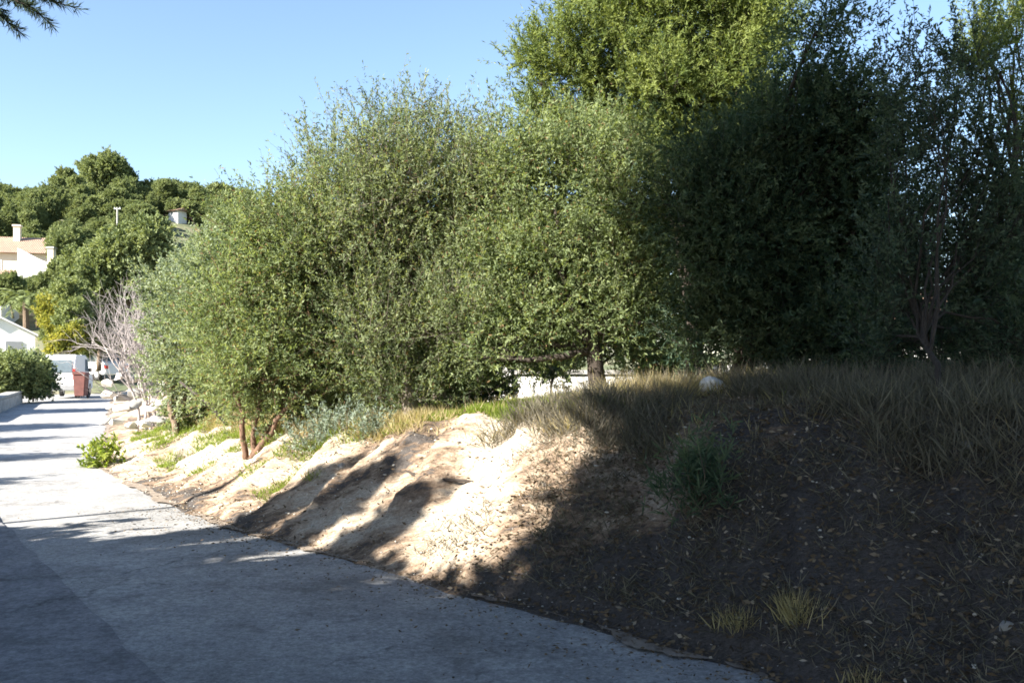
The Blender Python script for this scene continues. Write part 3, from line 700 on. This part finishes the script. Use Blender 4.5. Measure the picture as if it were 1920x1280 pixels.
tag(leaf_obj('verge_grass', V, T, M['grass'], None), 'yellow-green grass on the low far end of the bank', 'grass', kind='stuff')
P, s_ = near_idx(30000, 1.9, 4.5, 8.2, 11.5); P = P[(P[:, 0] > -1.3) & (P[:, 0] < 1.3)]; P = P[patchy(P, 0.5, -0.35, 81)]
V, T = blades(P, 0.11, 0.009, 0.5, 0.6, 3)
tag(leaf_obj('grass_patch', V, T, M['grass'], None), 'bright green grass patch on the crest in the middle of the bank', 'grass', kind='stuff')
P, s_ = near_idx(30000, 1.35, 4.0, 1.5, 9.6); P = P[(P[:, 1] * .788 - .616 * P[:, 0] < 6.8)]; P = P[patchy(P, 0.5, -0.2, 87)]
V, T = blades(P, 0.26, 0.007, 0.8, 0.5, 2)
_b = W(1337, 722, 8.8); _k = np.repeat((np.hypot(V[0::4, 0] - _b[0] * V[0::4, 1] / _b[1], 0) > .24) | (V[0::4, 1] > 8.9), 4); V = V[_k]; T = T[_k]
tag(leaf_obj('crest_grass', V, T, M['straw_shade'], None), 'long shade-coloured dry grass hanging over the shaded crest', 'grass', kind='stuff')
# litter and grit spilling over the road edge
kk = rng.integers(40, 420, 6000); so_ = -rng.exponential(0.28, 6000) + .1; so_ = np.clip(so_, -3, .1)
P = np.stack([PATH[kk, 0] + NOR[kk, 0] * so_, PATH[kk, 1] + NOR[kk, 1] * so_, np.full(6000, 0.022)], 1) + np.append(rng.normal(size=(6000, 2)) * .02, np.zeros((6000, 1)), 1)
D = unit(rng.normal(size=(6000, 3)) * np.array([1, 1, 0.1]))
V, T = leaves(P, D, rng.uniform(0.01, 0.045, 6000), rng.uniform(0.004, 0.016, 6000), np.clip(rng.normal(0.35, 0.25, 6000), 0, 1))
tag(leaf_obj('road_litter', V, T, M['litter'], None), 'leaf litter and grit spilling from the bank onto the road edge', 'leaf litter', kind='stuff')
# litter
P, s_ = near_idx(110000, 0.0, 3.6, -1, 17); P[:, 2] += 0.012
keepm = rng.random(len(P)) < np.where(P[:, 1] * .788 - .616 * P[:, 0] < 5.6, 1.0, 0.10); P = P[keepm]
D = unit(rng.normal(size=(len(P), 3)) * np.array([1, 1, 0.35]))
V, T = leaves(P, D, rng.uniform(0.02, 0.06, len(P)), rng.uniform(0.008, 0.025, len(P)), np.clip(rng.normal(0.4, 0.25, len(P)), 0, 1))
tag(leaf_obj('leaf_litter', V, T, M['litter'], None), 'dead leaves and twigs strewn over the bank', 'leaf litter', kind='stuff')

def block(name, p, size, material, label, group, seed):
    rr = np.random.default_rng(seed); bm = bmesh.new()
    for _ in range(16):
        v = rr.uniform(-1, 1, 3); v = v / max(np.abs(v)) * rr.uniform(.8, 1.0)
        bm.verts.new((v[0] * size * rr.uniform(.85, 1.15), v[1] * size * .8, v[2] * size * .5))
    r_ = bmesh.ops.convex_hull(bm, input=bm.verts[:])
    bmesh.ops.delete(bm, geom=[v for v in bm.verts if not v.link_faces], context='VERTS')
    bmesh.ops.bevel(bm, geom=bm.edges[:], offset=size * .06, segments=1, affect='EDGES')
    me = bpy.data.meshes.new(name); bm.to_mesh(me); bm.free(); me.materials.append(material)
    o = bpy.data.objects.new(name, me); COL.objects.link(o); o.location = tuple(float(c) for c in p); o.rotation_euler = (rr.uniform(-.3, .3), rr.uniform(-.3, .3), rr.uniform(0, 6.28))
    return tag(o, label, 'stone', group)
def rock(name, p, size, material, label=None, group=None, cat='stone', seed=0, squash=0.75, subdiv=3):
    bm = bmesh.new(); bmesh.ops.create_icosphere(bm, subdivisions=subdiv, radius=1.0)
    co = np.array([v.co[:] for v in bm.verts]); 
    n = 0.30 * vnoise(co[:, 0] * 1.3 + seed * 7.1, co[:, 1] * 1.3, co[:, 2] * 1.3, seed=seed) + 0.12 * vnoise(co[:, 0] * 3 + seed, co[:, 1] * 3, co[:, 2] * 3, seed=seed + 5)
    co = co * (1 + n)[:, None]
    # flatten a few faces for an angular look
    rr = np.random.default_rng(seed)
    for _ in range(7):
        d = unit(rr.normal(size=3)); h_ = rr.uniform(0.55, 0.85); dd = co @ d; ex = np.clip(dd - h_, 0, None)
        co = co - ex[:, None] * d * 0.85
    for v, c in zip(bm.verts, co): v.co = (c[0] * size, c[1] * size * 0.9, c[2] * size * squash)
    me = bpy.data.meshes.new(name); bm.to_mesh(me); bm.free(); me.materials.append(material)
    for f in me.polygons: f.use_smooth = False
    o = bpy.data.objects.new(name, me); COL.objects.link(o); o.location = tuple(float(c) for c in p); o.rotation_euler = (0, 0, rr.uniform(0, 6.28))
    tag(o, label, cat, group); return o
# gravel and pebbles as one mass
def pebbles(name, P, smin, smax, material, label):
    base = []
    bm = bmesh.new(); bmesh.ops.create_icosphere(bm, subdivisions=1, radius=1.0)
    co = np.array([v.co[:] for v in bm.verts]); fc = np.array([[v.index for v in f.verts] for f in bm.faces]); bm.free()
    n = len(P); s_ = smin + (smax - smin) * rng.random(n) ** 3
    jit = 1 + 0.25 * rng.normal(size=(n, len(co), 1)) * 1.1
    sc = np.stack([s_ * rng.uniform(.7, 1.3, n), s_ * rng.uniform(.7, 1.3, n), s_ * rng.uniform(.4, .8, n)], 1)
    V = P[:, None, :] + co[None] * jit * sc[:, None, :]
    Fc = (fc[None] + (np.arange(n) * len(co))[:, None, None]).reshape(-1)
    return tag(raw_mesh(name, V.reshape(-1, 3), Fc, np.full(n * len(fc), 3), material, None, False), label, 'gravel', kind='stuff')
P, s_ = near_idx(4200, 0.0, 2.2, 0, 17); P = P[(P[:, 1] - .3 * P[:, 0] > 6.5) | (rng.random(len(P)) < .3)]; pebbles('gravel', P, 0.004, 0.016, M['rock'], 'loose pale stones scattered over the bank')
P, s_ = near_idx(1500, -0.1, 0.35, 0, 17); pebbles('gravel', P, 0.004, 0.012, M['rock_grey'], 'grit lying along the road edge')

def on_bank(px, d):
    x = (px - 960) / F * d; return np.array([x, d, bank_at(x, d)])
rock('boulder', W(1337, 724, 8.8), 0.13, M['rock_white'], 'large pale boulder on the crest at the edge of the shade', seed=3, cat='boulder', squash=0.9)
rock('stone', W(850, 852, 8.9), 0.075, M['rock_white'], 'white stone in the grass on the sunny bank', seed=5)
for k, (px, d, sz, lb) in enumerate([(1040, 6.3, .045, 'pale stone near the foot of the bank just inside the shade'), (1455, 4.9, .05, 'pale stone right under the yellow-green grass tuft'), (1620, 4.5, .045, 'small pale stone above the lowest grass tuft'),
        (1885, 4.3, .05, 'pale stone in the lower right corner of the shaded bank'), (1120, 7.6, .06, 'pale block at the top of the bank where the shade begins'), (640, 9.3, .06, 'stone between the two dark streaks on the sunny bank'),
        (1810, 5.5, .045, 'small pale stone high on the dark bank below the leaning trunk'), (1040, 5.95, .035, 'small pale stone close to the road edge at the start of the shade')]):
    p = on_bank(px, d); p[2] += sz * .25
    rock('stone', p, sz * .9, M['rock_grey'], lb, seed=20 + k, subdiv=2)  # pale stones in darker grey, the shade on them put into the colour

# bright dry tufts low in the shade
def tuft(px, py, d, n, ln, label, m_='straw', spread=.05):
    p = on_bank(px, d)
    root_p = np.repeat(p[None], n, 0) + np.concatenate([rng.normal(size=(n, 2)) * spread, np.zeros((n, 1))], 1)
    D = unit(np.concatenate([rng.normal(size=(n, 2)) * 0.55, np.ones((n, 1))], 1))
    V, T = leaves(root_p - np.array([0, 0, .02]), D, ln * rng.uniform(.6, 1.2, n), np.full(n, 0.006), np.clip(rng.normal(0.65, 0.2, n), 0, .9))
    V = V - p.astype(np.float32)
    o = leaf_obj('grass_tuft', V, T, M[m_], None); o.location = tuple(p); tag(o, label, 'grass tuft')
tuft(1385, 1150, 5.05, 260, 0.16, 'yellow-green grass tuft low on the shaded bank, left of two')
tuft(1500, 1140, 4.9, 420, 0.20, 'brightest dry grass tuft low on the shaded bank')
tuft(1625, 1215, 4.35, 160, 0.12, 'small dry grass tuft near the bottom of the shaded bank')
for px, py, n_t, ln_, lb in [(1165, 765, 900, .30, 'tall tan grass clump on the crest, left of three'), (1225, 745, 1100, .36, 'tallest tan grass clump on the crest, in the middle of three'), (1290, 755, 900, .30, 'tall tan grass clump beside the pale boulder, right of three')]:
    tuft(px, py, 9.0, n_t, ln_, lb, spread=.22)
tuft(590, 860, 9.3, 120, 0.16, 'small green tuft beside the dark streak on the sunny bank', 'grass')

# fallen stick across the bank and leaning stake
mb = MB(); pts = []
for k in np.linspace(0, 1, 12):
    px = 735 + 250 * k; py = 872 + 62 * k + 8 * math.sin(k * 7); 
    # walk the ray until it meets the bank
    for d in np.arange(5.5, 12, 0.02):
        q = W(px, py, d)
        if q[2] <= bank_at(q[0], q[1]) + 0.035: break
    pts.append(q)
mb.tube(pts, np.linspace(0.02, 0.008, 12), n=6)
tag(mb.build('fallen_branch', M['bark_dark'], None, smooth=True), 'thin crooked branch lying across the sunny bank face', 'branch')
mb = MB(); mb.tube([W(338, 716, 14.2), W(385, 752, 14.0), W(425, 795, 13.8)], [0.022, 0.026, 0.03], n=6)
tag(mb.build('dead_branch', M['bark_dark'], None, smooth=True), 'dark dead branch leaning down through the bright green shrub', 'branch')

# rubble heap by the bare shrub
rows_ = [('top', 712, 22.0, .30, [200, 226, 250, 276, 304]), ('second', 738, 20.0, .30, [206, 232, 262, 290, 318]), ('third', 764, 18.6, .27, [204, 228, 254, 284, 310]),
         ('lowest', 792, 17.4, .22, [200, 222, 246, 270, 296]), ]
words = ['leftmost', 'second from the left', 'middle', 'second from the right', 'rightmost']
k = 0
for rn, py, d, sz, pxs in rows_:
    for j, px in enumerate(pxs):
        k += 1; grey = k in (3, 7, 8, 13, 16, 20)
        block('rubble_stone', W(px + rng.uniform(-5, 5), py + rng.uniform(-7, 7), d + rng.uniform(-.4, .4)), sz * rng.uniform(.5, .85), M['rock_grey'] if grey else M['rock'],
             ('grey' if grey else 'white') + ' broken block, %s in the %s course of the rubble heap' % (words[j], rn), 'blocks in the rubble heap', 60 + k)

# ------------------------------------------------------------------ white garden wall and house behind the trees
def yaw_parts(root, rz): root.rotation_euler = (0, 0, rz)
gw = empty('garden_wall', (2.2, 15.2, 0.78)); tag(gw, 'low white garden wall glimpsed behind the trunks on the bank', 'wall')
MB().box(-2.4, 5.2, -0.12, 0.12, -0.5, 0.62).build('wall_panel', M['white_wall'], gw, bevel=0.01)
MB().box(-2.45, 5.25, -0.16, 0.16, 0.622, 0.70).build('coping', M['concrete'], gw, bevel=0.01)
for x in (-2.4, 1.4, 5.2): MB().box(x - .2, x + .2, -.2, .2, -.5, .78).build('pier', M['white_wall'], gw, bevel=0.01)

def villa(loc, rz, w_, dpt, h, label, wallm, wins=((-0.3, .0), (0.3, .0)), chimney=True):
    r_ = empty('house', loc, rz); tag(r_, label, 'house')
    MB().box(-w_ / 2, w_ / 2, -dpt / 2, dpt / 2, -2, h).build('wall', wallm, r_)
    rf = MB().add([(-w_/2-.4, -dpt/2-.4, h+.003), (w_/2+.4, -dpt/2-.4, h+.003), (w_/2+.4, dpt/2+.4, h+.003), (-w_/2-.4, dpt/2+.4, h+.003), (-w_/2-.4, 0, h+dpt*.28), (w_/2+.4, 0, h+dpt*.28)],
                  [(0,3,2,1), (0,1,5,4), (2,3,4,5), (1,2,5), (3,0,4)]).build('roof', M['tiles'], r_)
    if chimney:
        MB().box(w_*.2, w_*.2+.5, -.9, -.4, h, h + dpt*.28 + .8).box(w_*.2-.08, w_*.2+.58, -.98, -.32, h + dpt*.28+.802, h + dpt*.28+.95).build('chimney', wallm, rf)
    for wx, wz in wins:
        f = MB().box(w_*wx-.55, w_*wx+.55, -dpt/2-.04, -dpt/2-.002, h-1.7+wz, h-.6+wz).build('window', M['white_wall'], r_)
        MB().box(w_*wx-.45, w_*wx-.03, -dpt/2-.045, -dpt/2-.043, h-1.6+wz, h-.7+wz).box(w_*wx+.03, w_*wx+.45, -dpt/2-.045, -dpt/2-.043, h-1.6+wz, h-.7+wz).build('pane', M['glass'], f)
    return r_
hw = W(1760, 620, 30); villa((hw[0], hw[1] + 3, 0.0), -0.1, 9, 6, 2.5, 'white house with orange tiled roof glimpsed through the wispy tree', M['white_wall'])
# hillside villa at the left edge
hv = W(20, 470, 74)
villa((hv[0] - 3.5, hv[1] + 3, hv[2] - 3.3), 0.25, 10.5, 6, 3.2, 'cream villa with terracotta roof and chimney on the hillside', M['cream_wall'], ((.36, 0), (.12, 0)))
hv2 = W(30, 530, 68)
r2 = villa((hv2[0] - 7.6, hv2[1] + 2, hv2[2] - 2.3), 0.25, 11, 5, 2.2, 'lower white wing of the villa with low tiled roof', M['white_wall'], ((.38, 0),), chimney=False)
# stair wall descending right of the villa
sw = empty('stair_wall', tuple(W(60, 490, 71)), 0.1); tag(sw, 'sunlit white wall sloping down beside the cream villa', 'wall')
MB().prism([(-1.0, -2.6), (1.5, -2.6), (1.5, -0.2), (0.7, 0.1), (-1.0, 1.0)], -.2, .2, 'y').build('wall_panel', M['white_wall'], sw)
gp = empty('gate_pillar', tuple(W(97, 485, 70))); tag(gp, 'cream gate pillar standing right of the hillside villa', 'pillar')
MB().box(-.22, .22, -.22, .22, -1.2, 0.75).build('shaft', M['cream_wall'], gp); MB().box(-.3, .3, -.3, .3, .752, .9).build('cap', M['concrete'], gp)
# white outbuilding with a lean-to roof left of the road
ob = empty('outbuilding', tuple(W(28, 690, 52)), 0.5); tag(ob, 'small white outbuilding with sloping top behind the hedge', 'outbuilding')
MB().prism([(-1.0, -.6), (1.0, -.6), (1.0, 1.85), (-.7, 2.75), (-1.0, 2.55)], -1.3, 1.3, 'y').build('wall', M['white_wall'], ob)
MB().prism([(1.15, 1.80), (1.15, 1.90), (-.7, 2.88), (-1.15, 2.60), (-1.15, 2.50), (-.7, 2.77)], -1.45, 1.45, 'y').build('roof', M['white_wall'], ob)
MB().box(-.45, .35, -1.34, -1.302, .2, 1.5).build('door', M['metal'], ob)
# white hillside house among pines
hh = W(333, 400, 112)
villa((hh[0], hh[1], hh[2] - 2.4), -0.55, 1.7, 1.3, 2.6, 'small white house half hidden among the pines on the hill', M['white_wall'], (), chimney=False)
# utility pole
up_ = W(220, 412, 95); pr = empty('utility_pole', (up_[0], up_[1], up_[2] - 1.5)); tag(pr, 'pale concrete utility pole on the wooded hillside', 'utility pole')
MB().tube([(0, 0, -1), (0, 0, 2.8)], [.11, .08], n=8).build('pole', M['concrete'], pr); MB().box(-.35, .35, -.04, .04, 2.6, 2.68).build('crossarm', M['metal'], pr)
for x in (-.28, .28): MB().tube([(x, 0, 2.682), (x, 0, 2.8)], .04, n=6).build('insulator', M['white_wall'], pr)

# ------------------------------------------------------------------ vehicles
def wheel(x, y, r, parent):
    n = 20; wobj = MB().tube([(x - .1, y, r), (x + .1, y, r)], r, n=n).build('wheel', M['rubber'], parent, smooth=False, bevel=0.015)
    MB().tube([(x - .104, y, r), (x + .104, y, r)], r * .58, n=16).build('rim', M['metal'], wobj)
def van(loc, rz):
    r_ = empty('van', loc, rz); tag(r_, 'small white van seen from behind, parked on the road in the distance', 'van')
    prof = [(-2.1, .32), (2.05, .32), (2.1, .75), (1.95, .98), (1.25, 1.12), (.65, 1.78), (.4, 1.88), (-1.95, 1.9), (-2.08, 1.75), (-2.14, .9)]
    MB().prism(prof, -.84, .84, 'x').build('body', M['car_paint'], r_, bevel=0.05)
    MB().box(-.66, .66, -2.155, -2.12, 1.12, 1.66).build('rear_window', M['car_glass'], r_, bevel=0.01)
    MB().box(-.82, .82, -2.24, -2.145, .34, .56).build('bumper', M['metal'], r_, bevel=0.02)
    for s_ in (-1, 1):
        x = s_ * .845
        MB().prism([(.1, 1.15), (1.05, 1.15), (.62, 1.68), (.1, 1.70)], x - .008, x + .008, 'x').build('side_window', M['car_glass'], r_)
        MB().box(s_ * .76 - .06, s_ * .76 + .06, -2.16, -2.10, .82, 1.3).build('tail_light', M['red_lamp'], r_)
        for y in (-1.35, 1.35): wheel(s_ * .74, y, .31, r_)
        MB().box(s_ * .86, s_ * 1.03, .95, 1.02, 1.12, 1.3).build('mirror', M['rubber'], r_, bevel=.01)
    MB().box(-.006, .006, -2.145, -2.138, .6, 1.8).build('door_seam', M['rubber'], r_)
    MB().box(-.26, .26, -2.155, -2.142, .64, .76).build('number_plate', M['plate'], r_)
vp = W(110, 748, 40.5); van((vp[0] - .25, vp[1] + 1.5, 0.03), math.radians(11)); [o for o in bpy.data.objects if o.name == 'van'][0].scale = (.78, .7, 1.02)
# rust-red container bin on its right side
rb = W(146, 748, 39.6); rr_ = empty('waste_container', (rb[0], rb[1] + .3, 0.03), 0.1); tag(rr_, 'rust-red upright waste container beside the white van', 'container')
MB().prism([(-.2, .12), (.2, .12), (.26, 1.05), (-.26, 1.05)], -.25, .25, 'y').build('body', M['red'], rr_, bevel=.02)
MB().prism([(-.29, 1.053), (.29, 1.053), (.27, 1.14), (-.27, 1.2)], -.29, .29, 'y').build('lid', M['red'], rr_, bevel=.01)
for x in (-.2, .2): MB().tube([(x - .03, .25, .1), (x + .03, .25, .1)], .1, n=12).build('wheel', M['rubber'], rr_)
def hatch(loc, rz):
    r_ = empty('parked_car', loc, rz); tag(r_, 'rounded white car parked beyond the van', 'car')
    MB().prism([(-1.9, .3), (1.95, .3), (2.0, .62), (1.85, .82), (1.05, .98), (.45, 1.42), (-.9, 1.46), (-1.7, 1.02), (-1.95, .9)], -.8, .8, 'x').build('body', M['car_paint'], r_, bevel=.06)
    MB().prism([(-1.66, 1.07), (-.98, 1.42), (-.96, 1.44), (-1.7, 1.08)], -.62, .62, 'x').build('rear_window', M['car_glass'], r_)
    for s_ in (-1, 1):
        MB().prism([(-1.2, 1.02), (.85, 1.02), (.4, 1.36), (-.85, 1.38)], s_ * .805 - .006, s_ * .805 + .006, 'x').build('side_window', M['car_glass'], r_)
        MB().box(s_ * .66 - .1, s_ * .66 + .1, -1.97, -1.9, .62, .8).build('tail_light', M['red_lamp'], r_)
        for y in (-1.25, 1.25): wheel(s_ * .7, y, .3, r_)
cp = W(178, 712, 52); hatch((cp[0], cp[1], max(0, cp[2]) + .03), math.radians(60))
# pale covered boat-like roof of second van, behind the car
# ------------------------------------------------------------------ left verge
def blob_bush(name, c, rad, label, leafm, cat='shrub', dens=10, leaf=(.14, .07), group=None, r0=.04, lob=4):
    base = (c[0], c[1], c[2] - rad[2] - .1)
    lb = [(np.array(c) + rng.uniform(-.45, .45, 3) * np.array(rad), np.array(rad) * .65, 1) for _ in range(lob)]
    return tree(name, base, lb, label, cat, leafm, M['bark'], r0, trunk_to=c, density=dens, leaf=leaf, sprig=(.15, .4), nleaf=9, ntw=3, stems=1, stemshare=0, group=group)
blob_bush('hedge', W(28, 702, 36), (1.1, 1.2, .72), 'clipped green hedge with dark shaded flank left of the van', M['leaf_hill'], 'hedge', dens=16, leaf=(.1, .05), lob=6)
blob_bush('hedge', W(62, 708, 37), (.5, .9, .72), 'low dark hedge end beside the road next to the van', M['leaf_dark'], 'hedge', dens=16, leaf=(.1, .05), lob=5)
blob_bush('mimosa_shrub', W(118, 645, 46), (.65, .7, 1.0), 'yellow flowering shrub above the white van', M['leaf_yellow'], dens=14, leaf=(.12, .06))
blob_bush('mimosa_shrub', W(100, 590, 52), (.7, .7, 1.2), 'tall yellowish shrub between villa and round tree', M['leaf_yellow'], dens=8, leaf=(.14, .05))
pc = W(48, 560, 54); pz = float(hill(pc[0], pc[1])); pr_ = empty('palm_tree', (pc[0], pc[1], pz)); tag(pr_, 'small palm with arching fronds above the white outbuilding', 'palm')
MB().tube([(0, 0, -.2), (.05, 0, (pc[2] - pz) * .5), (0, 0, pc[2] - pz)], [.22, .18, .16], n=8).build('trunk', M['bark'], pr_)
B = []; Dd = []; stem = MB()
for k in range(22):
    az = k * 2.399; el = rng.uniform(-.1, 1.1); d0 = np.array([math.cos(az) * math.cos(el), math.sin(az) * math.cos(el), math.sin(el)]); p_ = np.array([pc[0], pc[1], pc[2]]); pts = [p_.copy()]
    for j in range(9):
        d0 = unit(d0 + np.array([0, 0, -.13])); p_ = p_ + d0 * .2; pts.append(p_.copy())
        sd = unit(np.cross(d0, [0, 0, 1.0]))
        for q in range(3):
            for sg in (-1, 1): B.append(p_ - d0 * .066 * q); Dd.append(unit(sd * sg + d0 * .7 + np.array([0, 0, -.25])))
    stem.tube(pts, np.linspace(.025, .006, 10), n=4)
V, T = leaves(np.array(B), np.array(Dd), .42, .045, np.clip(rng.normal(.5, .15, len(B)), 0, .9)); leaf_obj('crown', V, T, M['leaf_hill'], pr_)
stem.build('frond_stem', M['leaf_hill'], pr_, offset=(pc[0], pc[1], pz))
lw = empty('kerb_wall', (-15.9, 27.5, 0), math.radians(23.5)); tag(lw, 'low brown stone wall at the left edge of the road', 'wall')
MB().box(-.2, .2, -4, 9.5, -.3, .42).build('wall_panel', M['rock_grey'], lw, bevel=.03); MB().box(-.24, .24, -4.05, 9.55, .423, .5).build('coping', M['rock_grey'], lw, bevel=.02)

# ------------------------------------------------------------------ hill trees
protos = []
for k in range(6):
    lb = [((rng.uniform(-1.5, 1.5), rng.uniform(-1.5, 1.5), rng.uniform(2.0, 5.0)), (rng.uniform(.8, 1.6), rng.uniform(.8, 1.6), rng.uniform(.6, 1.3)), 1) for _ in range(7)]
    lb = clumpy(lb, 3, .55)
    r_ = tree('hillside_pine', (0, 0, 0), lb, 'x', 'pine tree', M['leaf_hill'], M['bark'], .16, trunk_to=(0, 0, 3.6), density=5, sprig=(.3, .7), nleaf=34, leaf=(.15, .065), ntw=2, stemshare=0, clump_tint=.3)
    protos.append(r_)
spots = []
def put(k, x, y, s_, rz, label, group='pines covering the hillside', name=None, z=None):
    src = protos[k % 6]
    o = copy_tree(src)
    o.location = (x, y, float(hill(x, y)) - .2 if z is None else z); o.scale = (s_, s_, s_ * rng.uniform(.85, 1.15)); o.rotation_euler = (0, 0, rz)
    o['label'] = label
    if group: o['group'] = group
    elif 'group' in o.keys(): del o['group']
    return o
# singled-out trees
p = W(195, 335, 118); put(0, p[0], p[1], 1.3, .3, 'tallest pine standing up on the hill skyline', None)
p = W(150, 335, 119); put(2, p[0], p[1], 1.1, 1.3, 'pine on the skyline close to the left of the tallest one', None)
p = W(228, 335, 120); put(3, p[0], p[1], 1.15, 2.3, 'pine on the skyline close to the right of the tallest one', None)
for px, py, d_, s_, lb in [(70, 560, 66, .55, 'bushy tree in front of the lower villa wall'), (25, 545, 62, .5, 'bushy tree at the left edge below the villa'), (110, 520, 66, .55, 'bushy tree right of the villa gate pillar')]:
    p = W(px, py, d_); put(1, p[0], p[1], s_, px, lb, None, z=p[2] - 3.6 * s_)
p = W(245, 500, 58); o = put(1, p[0], p[1], 1.12, 1.0, 'large bright round tree below the pole', None, z=3.2)
p = W(185, 585, 50); o = put(2, p[0], p[1], .85, 2.0, 'green tree just above the yellow shrub and van', None, z=p[2] - 3.1)
p = W(150, 530, 60); o = put(4, p[0], p[1], .9, 1.0, 'round green tree just left of the largest round tree', None, z=p[2] - 3.3)
p = W(120, 455, 72); o = put(3, p[0], p[1], .75, 2.6, 'yellow-green tree right of the villa chimney', None, z=p[2] - 3.0)
n_ = 0
for row, yy in enumerate(np.arange(62, 140, 4.6)):
    step = float(np.interp(yy, [60, 140], [2.7, 3.0]))
    for xx in np.arange(-0.66 * yy, -0.10 * yy, step):
        x = xx + rng.uniform(-1.5, 1.5); y = yy + rng.uniform(-2.4, 2.4)
        px = 960 + F * x / y
        if -80 < px < 112 and y < 80: continue
        if 288 < px < 384 and 88 < y < 113: continue
        if 194 < px < 246 and 68 < y < 96: continue
        if px < -70: continue
        hor = 'above the cream villa' if px < 120 else 'left of the utility pole' if px < 215 else 'between utility pole and white house' if px < 318 else 'around the small white house' if px < 365 else 'right of the small white house' if px < 450 else 'where the hill drops behind the row'
        ver = 'on the skyline' if y > 116 else 'on the upper slope' if y > 98 else 'halfway up the hill' if y > 80 else 'at the foot of the hill'
        sc_ = rng.uniform(.8, 1.2); siz = 'small' if sc_ < .92 else 'broad' if sc_ > 1.08 else 'middling'
        put(int(rng.integers(0, 6)), x, y, sc_ * float(np.interp(y, [60, 100, 140], [.5, .72, .85])), rng.uniform(0, 6.28), siz + ' rounded pine %s, %s' % (ver, hor), siz + ' pines %s, %s' % (ver, hor)); n_ += 1
for x, y, lb in [(14, 70, 'distant tree beyond the left end of the orange roof'), (24, 62, 'distant tree beyond the white house chimney'), (34, 75, 'distant tree beyond the right end of the orange roof')]:
    put(int(rng.integers(0, 6)), x, y, .8, rng.uniform(0, 6), lb, None)
for r_ in protos:
    for ch in list(r_.children): bpy.data.objects.remove(ch)
    bpy.data.objects.remove(r_)
print('hill trees', n_)
